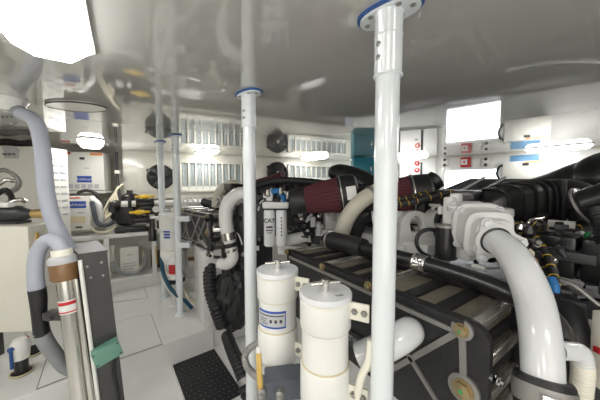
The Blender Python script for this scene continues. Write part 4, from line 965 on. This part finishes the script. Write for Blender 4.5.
rim = [[i, i + N_, i + 1 + N_, i + 1] for i in range(n_ - 1)] + [[n_ + i, n_ + i + 1, n_ + i + 1 + N_, n_ + i + N_] for i in range(k_ - 1)] + [[n_ - 1, n_ - 1 + N_, N_, 0], [n_, n_ + N_, n_ + k_ - 1 + N_, n_ + k_ - 1]]
m.add(vs + bk_, f_ + [[x + N_ for x in reversed(q)] for q in f_] + rim); m.build('eye_plate', 'engine_white', T)
m = MB(g); m.box(P(419, 252, 1.76), (.30, .14, .09), rz=R(-12), bev=.02); m.build('foot', 'engine_white', T)
m = MB(g); m.cyl(P(416, 226, 1.78), P(416, 236, 1.78), .018); m.lathe([(.026, 0), (.026, .02)], P(416, 229, 1.78), EZ, 8); m.build('stud', 'worn_alloy', T)
quick_tube('water_pipe', 'white horizontal pipe passing behind the thick pole', 'pipe', [P(372, 217, 1.95), P(395, 216, 1.9), P(420, 217, 1.85), P(432, 218, 1.82)], .055, 'engine_white', n=24)
T = thing('pipe_tee', 'white square pipe tee joining the pump housing', 'pipe fitting', P(440, 224, 1.66)); g = V(T.location)
m = MB(g); m.cyl(P(429, 219, 1.8), P(446, 221, 1.62), .075, n=28); m.cyl(P(437, 205, 1.7), P(437, 218, 1.72), .035); m.cyl(P(437, 203.5, 1.7), P(437, 206, 1.7), .05); m.build('tee', 'engine_white', T)
m = MB(g); m.ring(P(446, 221, 1.62), P(446, 221, 1.62) - P(429, 219, 1.8), .06, .02, 28, 8); m.build('gasket', 'black_rubber', T)
T = thing('white_bracket', 'small white upright lug behind the wiring loom', 'bracket', P(437, 210, 1.8)); g = V(T.location)
for x in (428, 447): m = MB(g); m.box(P(x, 205, 1.8), (.05, .05, .13), bev=.01); m.build('upright', 'engine_white', T)
m = MB(g); m.box(P(437, 203, 1.8), (.12, .05, .03), bev=.008); m.build('bridge', 'engine_white', T)
c0 = P(445, 258, 1.38)
T = thing('solenoid', 'black cylindrical solenoid with a metal cap and cable loop', 'solenoid', c0)
m = MB(); m.lathe([(.055, 0), (.06, .006), (.052, .012), (.052, .17)], (0, 0, 0)); m.build('coil', 'black_plastic', T)
m = MB(); m.lathe([(.05, .17), (.058, .172), (.058, .185), (.02, .19)], (0, 0, 0)); m.box((.03, 0, .183), (.12, .09, .008), bev=.003); m.build('cap', 'worn_alloy', T)
m = MB(c0); m.tube([P(438, 231, 1.43), P(428, 229.5, 1.42), P(419, 234, 1.42), P(416.5, 243, 1.42), P(421, 252, 1.42), P(430, 257, 1.42)], .011, 12, smooth=6); m.build('lead', 'black_rubber', T)
T = thing('sensor_rod', 'small steel sensor with white body lying on the black pipe', 'sensor', P(478, 267, 1.22)); g = V(T.location)
m = MB(g); m.cyl(P(473, 266, 1.24), P(486, 268.5, 1.18), .013, n=14); m.build('body', 'white_plastic', T)
m = MB(g); m.cyl(P(467, 265, 1.26), P(473, 266, 1.24), .007, n=10); m.cyl(P(486, 268.5, 1.18), P(500, 268, 1.14), .006, n=10); m.build('rod', 'worn_alloy', T)

# black pipe along the back of the cooler
bp = [OZ(330, 240, 1.09), OZ(350, 244.5, 1.09), OZ(372, 250, 1.09), OZ(421, 263, 1.085), OZ(470, 278, 1.075), OZ(515, 296, 1.06), OZ(548, 318, 1.03), P(564, 342, .93), P(567, 366, .98)]
T = thing('coolant_pipe', 'long black pipe lying along the top edge of the heat exchanger', 'pipe', bp[3]); g = bp[3]
m = MB(g); m.tube(bp, .038, 24, smooth=8); m.build('pipe', 'black_plastic', T)
m = MB(g); m.tube([bp[0] - (bp[1] - bp[0]) * .1, bp[0], bp[1], bp[2].lerp(bp[1], .35)], [.05, .062, .062, .058], 24, smooth=6); m.build('hose_sleeve', 'black_rubber', T)
dd_ = (bp[4] - bp[2]).normalized()
m = MB(g); m.lathe([(.041, -.034), (.043, -.032), (.043, .032), (.041, .034)], bp[3], dd_, 28); m.ring(bp[3] - dd_ * .03, dd_, .042, .005); m.ring(bp[3] + dd_ * .03, dd_, .042, .005); m.box(bp[3] + V((-.02, -.03, .025)), (.03, .03, .02), bev=.004); m.build('clamp', 'chrome', T)
m = MB(g); q = bp[0]; m.ring(q, bp[1] - bp[0], .060, .007); m.box(q + EZ * .06, (.04, .04, .03), bev=.005); m.build('clamp', 'worn_alloy', T)

# lower right corner
quick_tube('drain_stub', 'short white stub pipe right of the thick white elbow', 'pipe', [P(558, 350, .83), P(570, 351, .83), P(580, 353, .83), P(583, 364, .83)], .030, 'white_enamel', n=20)
quick_tube('corrugated_hose', 'white corrugated hose dropping at the lower right corner', 'hose', [P(582, 358, .83), P(583, 372, .83), P(581, 392, .83), P(579, 420, .82)], .029, 'cream_plastic', corr=(.002, .010))
quick_tube('pipe_stub', 'pale pipe entering from the right edge above the corrugated hose', 'pipe', [P(574, 321, 1.0), P(588, 325, .98), P(604, 331, .95)], .024, 'engine_white', n=18)
quick_tube('rubber_hose', 'fat black hose behind the thick white elbow', 'hose', [P(553, 292, 1.12), P(566, 305, 1.06), P(572, 325, 1.0), P(571, 350, .96), P(568, 380, .94)], .05, 'black_rubber', n=20)
T = thing('side_panel', 'pale upright panel cut by the right edge at the bottom', 'panel', P(603, 380, .9) - EZ * .1); g = V(T.location)
m = MB(g); m.box(P(604, 350, .9), (.05, .05, .28), bev=.006); m.build('panel', 'cream_plastic', T)
m = MB(g); m.box(P(597.5, 350, .88), (.01, .02, .02)); m.build('latch', 'red', T)

# ------------------------------------------------------------------ air filters and black upper parts
def airfilter(label, p_s, p_b, r0, r1, band=True):
    t = thing('air_filter', label, 'air filter', (p_s + p_b) / 2 - EZ * r1); g = (p_s + p_b) / 2 - EZ * r1; ax_ = (p_b - p_s).normalized(); L_ = (p_b - p_s).length
    m = MB(g); n_ = 72; vs = []; K = 10
    for i in range(K + 1):
        f = i / K; r_ = r0 + (r1 - r0) * (f ** .8)
        u_, w_, _ = basis(ax_)
        for j in range(n_): q = 2 * math.pi * j / n_; rr = r_ * (1 + (.02 if j % 2 else -.02)); vs.append(p_s + ax_ * L_ * f + (u_ * math.cos(q) + w_ * math.sin(q)) * rr)
    m.add(vs, [[i * n_ + j, i * n_ + (j + 1) % n_, (i + 1) * n_ + (j + 1) % n_, (i + 1) * n_ + j] for i in range(K) for j in range(n_)]); m.build('pleated_cone', 'maroon', t)
    m = MB(g); m.lathe([(r0 * .9, -.11), (r0 * 1.05, -.10), (r0 * 1.12, -.02), (r0 * 1.05, .015)], p_s, ax_, 36); m.build('end_cap', 'black_rubber', t)
    m = MB(g); m.lathe([(r1 * 1.02, -.02), (r1 * 1.04, 0), (r1 * 1.0, .11), (r1 * .8, .13)], p_b, ax_, 36); m.build('base', 'black_rubber', t)
    m = MB(g); m.ring(p_b + ax_ * .0, ax_, r1 * 1.035, .007, 40, 8); m.build('clamp', 'steel', t)
    if band:
        m = MB(g); v_ = (CAM - p_b).normalized(); v_ = (v_ - ax_ * v_.dot(ax_)).normalized(); s_ = ax_.cross(v_)
        m.box(p_b + ax_ * .07 + v_ * (r1 * 1.0) + s_ * .0, (.07, .10, .01), ax=(ax_, s_, v_), bev=.003); m.build('data_label', 'paper', t)
    return t
airfilter('maroon cone air filter with black end cap in the middle of the picture', P(304, 200, 2.05), P(341, 194.5, 2.02), .098, .142)
airfilter('second maroon air filter just right of the thick white pole', P(372, 198, 1.95), P(412, 194, 1.88), .09, .135, False)
quick_tube('breather_pipe', 'black dome-ended pipe rising above the maroon air filter', 'pipe', [P(330, 173.5, 2.5), P(334, 173, 2.48), P(341, 174, 2.45), P(356, 179, 2.35), P(378, 190, 2.2)], [.045, .075, .095, .10, .10], 'black_plastic', n=24)
T = thing('oil_filler', 'black ribbed filler neck tilted up beside the second maroon filter', 'filler cap', P(420, 192, 1.9)); g = V(T.location)
c0, c1_ = P(418, 193, 1.9), P(437, 179, 1.88); ax_ = (c1_ - c0).normalized(); L_ = (c1_ - c0).length
m = MB(g); m.lathe([(.055, 0), (.055, L_ * .75)], c0, ax_, 24); m.build('neck', 'black_plastic', T)
m = MB(g); m.lathe([(.066, L_ * .7), (.07, L_ * .74), (.07, L_), (.055, L_ * 1.06)], c0, ax_, 12); m.build('cap', 'black_cast', T)
T = thing('engine_cover', 'long black engine cover behind the maroon air filter', 'engine cover', P(290, 195, 2.5)); g = V(T.location)
m = MB(g); q = [P(238, 194, 2.75), P(268, 182, 2.75), P(300, 178.5, 2.7), P(372, 183, 2.3), P(372, 204, 2.25), P(262, 206, 2.6)]
m.prism(q, (0.05, .22, -.02)); m.build('cover', 'black_plastic', T, 25)
for k in range(6): m = MB(g); a_ = P(272 + 12 * k, 180.5 + .3 * k, 2.66 - .06 * k); m.box(a_ - EZ * .06, (.03, .04, .16), bev=.008); m.build('rib', 'black_cast', T)
quick_tube('cable', 'black cable bundle draped along the engine cover left of the maroon filter', 'cable', [P(240, 196, 2.4), P(256, 186, 2.45), P(276, 181, 2.5), P(300, 181, 2.45), P(320, 183, 2.4)], .035, 'black_rubber')
quick_tube('maroon_hose', 'dark maroon filter nose behind the fuel filters', 'air filter', [P(256, 184, 3.1), P(272, 181, 3.0), P(284, 178, 2.95)], [.05, .07, .09], 'maroon', n=24, smooth=5)

# fuel filters
T = thing('fuel_filter_bracket', 'white casting from which the two fuel filters hang', 'filter bracket', P(275, 200, 2.12)); g = V(T.location)
m = MB(g); m.box(P(276, 205, 2.14), (.22, .10, .055), bev=.015); m.box(P(270, 196, 2.16), (.05, .06, .08), bev=.01); m.box(P(284, 197, 2.16), (.05, .06, .10), bev=.01); m.build('casting', 'engine_white', T)
for (x, y) in ((268, 197), (281, 195), (288, 199)): m = MB(g); m.lathe([(.014, 0), (.018, .01), (.018, .03), (.01, .06)], P(x, y, 2.06), EZ, 8); m.build('nut', 'steel', T)
def fuelfilter(label, x, lines):
    top_, bt_ = P(x, 210, 2.09), P(x, 246, 2.09); h_ = top_.z - bt_.z; t = thing('fuel_filter', label, 'fuel filter', bt_, 0, 'white fuel filters')
    m = MB(); m.lathe([(.035, 0), (.043, .006), (.046, .015), (.046, h_ - .02), (.042, h_)], (0, 0, 0), n=32); m.build('canister', 'white_enamel', t)
    nn = V((-bt_.x, -bt_.y, 0)).normalized(); ux_ = V((-nn.y, nn.x, 0)); ux_ = ux_ if ux_.x > 0 else -ux_
    for body, z_, hh, dx2 in lines: text(body, 'lettering', 'ink', nn * .0475 + EZ * h_ * z_ + ux_ * dx2, ux_ if len(body) < 9 or body == 'x' else ux_, EZ, hh, t, bold=.03)
    return t
ff1 = fuelfilter('left white fuel filter with bold black lettering', 269.5, (('CAT', .72, .046, 0),))
t = fuelfilter('right white fuel filter with small vertical lettering', 281.5, ())
nn = V((-t.location.x, -t.location.y, 0)).normalized()
def inkmark(par, dx2, z_, w_, h_):
    nq = V((-par.location.x, -par.location.y, 0)).normalized(); uq = V((-nq.y, nq.x, 0)); uq = uq if uq.x > 0 else -uq
    m = MB(); m.box(nq * .0462 + uq * dx2 + EZ * z_, (w_, .002, h_), ax=(uq, nq, EZ)); m.build('printed_mark', 'ink', par)
for i in range(6): inkmark(t, 0, .24 - i * .028, .010, .016)
for z_, w_, h_ in ((.165, .05, .014), (.138, .056, .009), (.118, .04, .006)): inkmark(ff1, 0, z_, w_, h_)
quick_tube('fuel_hose', 'bright blue fuel hose above the white fuel filters', 'hose', [P(270, 197, 2.2), P(273, 192, 2.15), P(278, 191, 2.12), P(283, 196, 2.12), P(285, 202, 2.15)], .024, 'blue_hose')
# white castings and pipes below the filter
T = thing('engine_front_casting', 'white engine casting below the maroon air filter', 'engine casting', P(310, 240, 2.45)); g = V(T.location)
m = MB(g); m.box(P(306, 250, 2.45), (.55, .15, .10), rz=A2 * .3, bev=.03); m.box(P(332, 222, 2.4), (.16, .18, .22), bev=.03); m.box(P(326, 232, 2.35), (.2, .1, .06), bev=.01); m.build('casting', 'engine_white', T)
m = MB(g); m.cyl(P(288, 240, 2.3), P(308, 236, 2.3), .05); m.cyl(P(286, 240.3, 2.3), P(289, 239.8, 2.3), .058); m.cyl(P(307, 236.2, 2.3), P(310, 235.6, 2.3), .06); m.build('pipe', 'engine_white', T)
for (x, y) in ((313, 221), (319, 228), (332, 215), (339, 216)): m = MB(g); m.lathe([(.025, -.05), (.025, .03), (.016, .04)], P(x, y, 2.28), (0, -.3, 1), 10); m.build('fitting', 'white_enamel', T)
T = thing('dark_gearcase', 'black gear case with bolts between the fuel filters and the maroon cone', 'gear case', P(300, 222, 2.55)); g = V(T.location)
m = MB(g); m.box(P(300, 214, 2.62), (.9, .3, .42), bev=.05); m.box(P(262, 205, 2.7), (.3, .3, .5), bev=.04); m.build('case', 'dark_engine', T)
for (x, y) in ((296, 218), (304, 225), (312, 212), (294, 207), (320, 214)): m = MB(g); m.lathe([(.03, -.02), (.03, .03), (.02, .045)], P(x, y, 2.42), (0, -1, 0), 8); m.build('bolt', 'charcoal', T)
quick_tube('coolant_hose', 'thick beige hose dropping from behind the pole to the heat exchanger', 'hose', [P(380, 190, 1.86), P(370, 195, 1.84), P(357, 205, 1.84), P(347, 219, 1.88), P(341, 236, 1.95)], .058, 'beige_hose', n=24)
quick_tube('black_hose', 'black hose arching behind the beige hose', 'hose', [P(377, 212, 2.05), P(366, 214, 2.05), P(357, 224, 2.08), P(353, 240, 2.1)], .07, 'black_rubber', n=20)
quick_tube('hose_clamp', 'thin clamp round the upper end of the beige hose', 'clamp', [P(373, 193.3, 1.845), P(370, 195.2, 1.84)], .063, 'worn_alloy', smooth=3, n=20)

# small fittings, lines and bolts all over the engines
def clutter(par, org, spots, mats, kinds=('bolt', 'union', 'bracket', 'line', 'plug')):
    for p, sz in spots:
        k = random.choice(kinds); mm = random.choice(mats); m = MB(org); dv = V((random.uniform(-.5, .5), random.uniform(-.8, .2), random.uniform(.2, 1))).normalized()
        if k == 'bolt': m.lathe([(sz * .5, -sz * .4), (sz * .5, sz * .2), (sz * .32, sz * .2), (sz * .32, sz * .6)], p, dv, 6); nm = 'bolt_head'
        elif k == 'union': m.lathe([(sz * .35, -sz), (sz * .35, -sz * .3), (sz * .5, -sz * .3), (sz * .5, sz * .3), (sz * .35, sz * .3), (sz * .35, sz)], p, dv, 10); nm = 'pipe_union'
        elif k == 'bracket': m.box(p, (sz * 2.4, sz * .3, sz * .9), rz=random.uniform(-1.2, .4), bev=sz * .08); nm = 'clip_bracket'
        elif k == 'plug': m.box(p, (sz * 1.3, sz * .8, sz * .7), rz=random.uniform(-1.2, .4), bev=sz * .12); nm = 'connector_plug'
        else:
            a_ = E2 * random.uniform(-2.5, 2.5) + E1 * random.uniform(-1.5, 1.5) + EZ * random.uniform(-.3, 1.2)
            m.tube([p - a_ * sz, p - a_ * sz * .3 + EZ * sz * .8, p + a_ * sz * .4 + EZ * sz * .5, p + a_ * sz], sz * .17, 8, smooth=4); nm = 'fluid_line'
        m.build(nm, mm, par)
DK = ('black_plastic', 'charcoal', 'black_rubber', 'charcoal', 'worn_alloy', 'black_plastic', 'steel')
clutter(ENG, eo, [(P(random.uniform(515, 600), random.uniform(222, 300), random.uniform(1.12, 1.34)), random.uniform(.02, .04)) for i in range(75)], DK)
clutter(ENG, eo, [(P(random.uniform(560, 600), random.uniform(285, 400), random.uniform(1.02, 1.15)), random.uniform(.025, .045)) for i in range(30)], DK)
clutter(ENG, eo, [(P(random.uniform(286, 350), random.uniform(202, 246), random.uniform(2.25, 2.4)), random.uniform(.03, .06)) for i in range(46)], DK + ('engine_white', 'engine_white', 'white_enamel', 'engine_white'))
clutter(ENG, eo, [(P(random.uniform(258, 292), random.uniform(190, 207), random.uniform(2.2, 2.3)), random.uniform(.025, .05)) for i in range(24)], DK + ('engine_white', 'white_enamel', 'engine_white'))
clutter(ENG, eo, [(P(random.uniform(385, 470), random.uniform(198, 250), random.uniform(1.95, 2.1)), random.uniform(.03, .06)) for i in range(40)], DK + ('engine_white', 'engine_white'))
def adopt(names):
    for o in list(COL.objects):
        if o.parent is None and o.name.split('.')[0] in names:
            o.parent = ENG; o.location = o.location - ENG.location
            for k in ('label', 'category', 'group'):
                if k in o: del o[k]
adopt(('engine_cover', 'dark_gearcase', 'engine_front_casting', 'control_module', 'lifting_bracket', 'white_bracket', 'pipe_tee', 'steel_bracket', 'fuel_filter_bracket'))

# ------------------------------------------------------------------ port engine behind the slim poles
T = thing('marine_engine', 'dark diesel engine behind the pole with blue collar', 'engine', P(235, 250, 3.0) * 1 - EZ * .9); g = V(T.location); T0 = T
o_ = P(236, 215, 2.95)
m = MB(g); o2 = V((HX2.location.x, HX2.location.y, 0)) + E2 * .25 + E1 * (WW + .42); m.box(V((o2.x, o2.y, .55)), (.9, .5, .95), ax=AX, bev=.04); m.build('block', 'dark_engine', T)
m = MB(g); m.box(P(240, 190, 3.0), (.42, .34, .14), ax=AX, bev=.03); m.box(P(232, 187, 2.8), (.22, .12, .08), ax=AX, bev=.02); m.build('rocker_cover', 'black_plastic', T)
m = MB(g); m.box(P(243, 197, 2.62), (.16, .12, .12), bev=.02); m.cyl(P(237, 193, 2.6), P(250, 195, 2.6), .055); m.build('water_housing', 'engine_white', T)
m = MB(g); m.box(P(242, 232, 2.62), (.12, .12, .55), bev=.02); m.box(P(250, 215, 2.58), (.12, .1, .3), bev=.02); m.build('bracket_column', 'black_cast', T)
c = P(234, 297, 2.62); 
m = MB(c - EZ * .32); b_ = bmesh.new(); bmesh.ops.create_icosphere(b_, subdivisions=5, radius=1)
from mathutils import noise as mn
for v in b_.verts:
    v.co = v.co * (1 + .14 * mn.noise(v.co * 1.7) + .12 * mn.noise(v.co * 4.0) + .07 * mn.noise(v.co * 9)); v.co = c + V((v.co.x * .20, v.co.y * .2, v.co.z * .33))
b_.verts.index_update(); m.add([v.co.copy() for v in b_.verts], [[v.index for v in f.verts] for f in b_.faces]); b_.free()
single(m, 'cover_bag', 'black_rubber', 'black wrapped cover hanging low on the far engine', 'cover')
quick_tube('corrugated_hose', 'black corrugated hose running down beside the black wrapped cover', 'hose', [P(211, 258, 2.75), P(209.5, 275, 2.6), P(211, 292, 2.5), P(216, 308, 2.45), P(222, 325, 2.5)], .062, 'black_rubber', corr=(.005, .035))
ppts = [P(248, 193, 2.42), P(239, 194, 2.42), P(231, 200, 2.42), P(226.5, 209, 2.42), P(226, 222, 2.42), P(228.5, 236, 2.42), P(231.5, 250, 2.42), P(232.5, 258, 2.42), P(227, 264, 2.44), P(219, 263, 2.46)]
T = thing('water_pipe', 'white bent pipe with two steel clamps left of the pole with blue collar', 'pipe', ppts[-1]); g = ppts[-1]
m = MB(g); m.tube(ppts, [.06, .064, .066, .066, .064, .060, .055, .055, .055, .05], 24, smooth=8); m.build('pipe', 'engine_white', T)
for i in (5,): m = MB(g); m.lathe([(.066, -.035), (.07, -.035), (.07, .035), (.066, .035)], ppts[i], ppts[i + 1] - ppts[i - 1], 24); m.build('clamp', 'steel', T)
m = MB(g); q = ppts[5].lerp(ppts[6], .62); m.lathe([(.060, -.02), (.064, -.02), (.064, .02), (.060, .02)], q, ppts[6] - ppts[5], 24); m.build('clamp', 'black_rubber', T)
m = MB(g); q = ppts[6]; m.lathe([(.060, -.012), (.064, -.012), (.064, .012), (.060, .012)], q, ppts[6] - ppts[5], 24); m.build('clamp', 'steel', T)
quick_tube('coolant_hose', 'short beige hose arching above the far heat exchanger', 'hose', [P(216, 207, 2.9), P(217, 198, 2.9), P(221, 190, 2.9), P(229, 185, 2.9), P(238, 184, 2.9)], .050, 'beige_hose', n=18)
quick_tube('black_hose', 'short black hose on top of the far heat exchanger', 'hose', [P(204, 202, 3.0), P(211, 204, 2.95), P(219, 206.5, 2.9)], .05, 'black_rubber', n=16)
c = P(193, 203, 3.75)
T = thing('expansion_tank', 'round white tank with a toothed lid left of the far hoses', 'tank', c - EZ * .1)
m = MB(); m.lathe([(.15, -.1), (.155, .10)], (0, 0, 0)); m.build('tank', 'engine_white', T)
m = MB(); m.lathe([(.16, .10), (.165, .125), (.12, .135)], (0, 0, 0))
for k in range(16): q = 2 * math.pi * k / 16; m.cyl((.18 * math.cos(q), .18 * math.sin(q), .13), (.18 * math.cos(q), .18 * math.sin(q), .165), .018, n=8)
m.box((0, 0, .13), (.44, .06, .02), bev=.006); m.build('lid', 'white_plastic', T)

clutter(T0, T0.location, [(P(random.uniform(204, 262), random.uniform(192, 260), random.uniform(2.5, 2.62)), random.uniform(.03, .06)) for i in range(50)], DK + ('engine_white',))
for z_, lb in ((.92, 'upper added black tube darkening the ceiling reflection along the starboard wall'), (.32, 'lower added black tube darkening the ceiling reflection along the starboard wall')):
    quick_tube('added_dark_tube', lb, 'added tube', [FB.pt(FB.L * .70, z_, .52), FB.pt(FB.L - .25, z_, .55), FT.pt(FT.L * .5, z_, .5), FS.pt(.15, z_, .62), FS.pt(1.0, z_, .45), FS.pt(2.9, z_, .42)], .29, 'black_rubber', n=28)  # hidden tubes added so the glossy ceiling mirrors something dark
# ------------------------------------------------------------------ world and view
li = bpy.data.lights.new('rear_fill', 'AREA'); li.shape = 'RECTANGLE'; li.size = 3.0; li.size_y = 1.5; li.energy = 18; li.color = (1, .985, .95)  # fill light added behind the camera, no opening modelled there
lo = bpy.data.objects.new('rear_fill', li); COL.objects.link(lo); lo.location = (.3, -1.4, 1.15); lo.rotation_euler = (R(98), 0, 0)

w = bpy.data.worlds.new('world'); SC.world = w; w.use_nodes = True
w.node_tree.nodes['Background'].inputs[0].default_value = (.9, .93, 1, 1); w.node_tree.nodes['Background'].inputs[1].default_value = .3
SC.view_settings.view_transform = 'Standard'; SC.view_settings.look = 'None'; SC.view_settings.exposure = 0.36; SC.view_settings.gamma = 1.0
try: SC.view_settings.use_curve_mapping = False
except Exception: pass
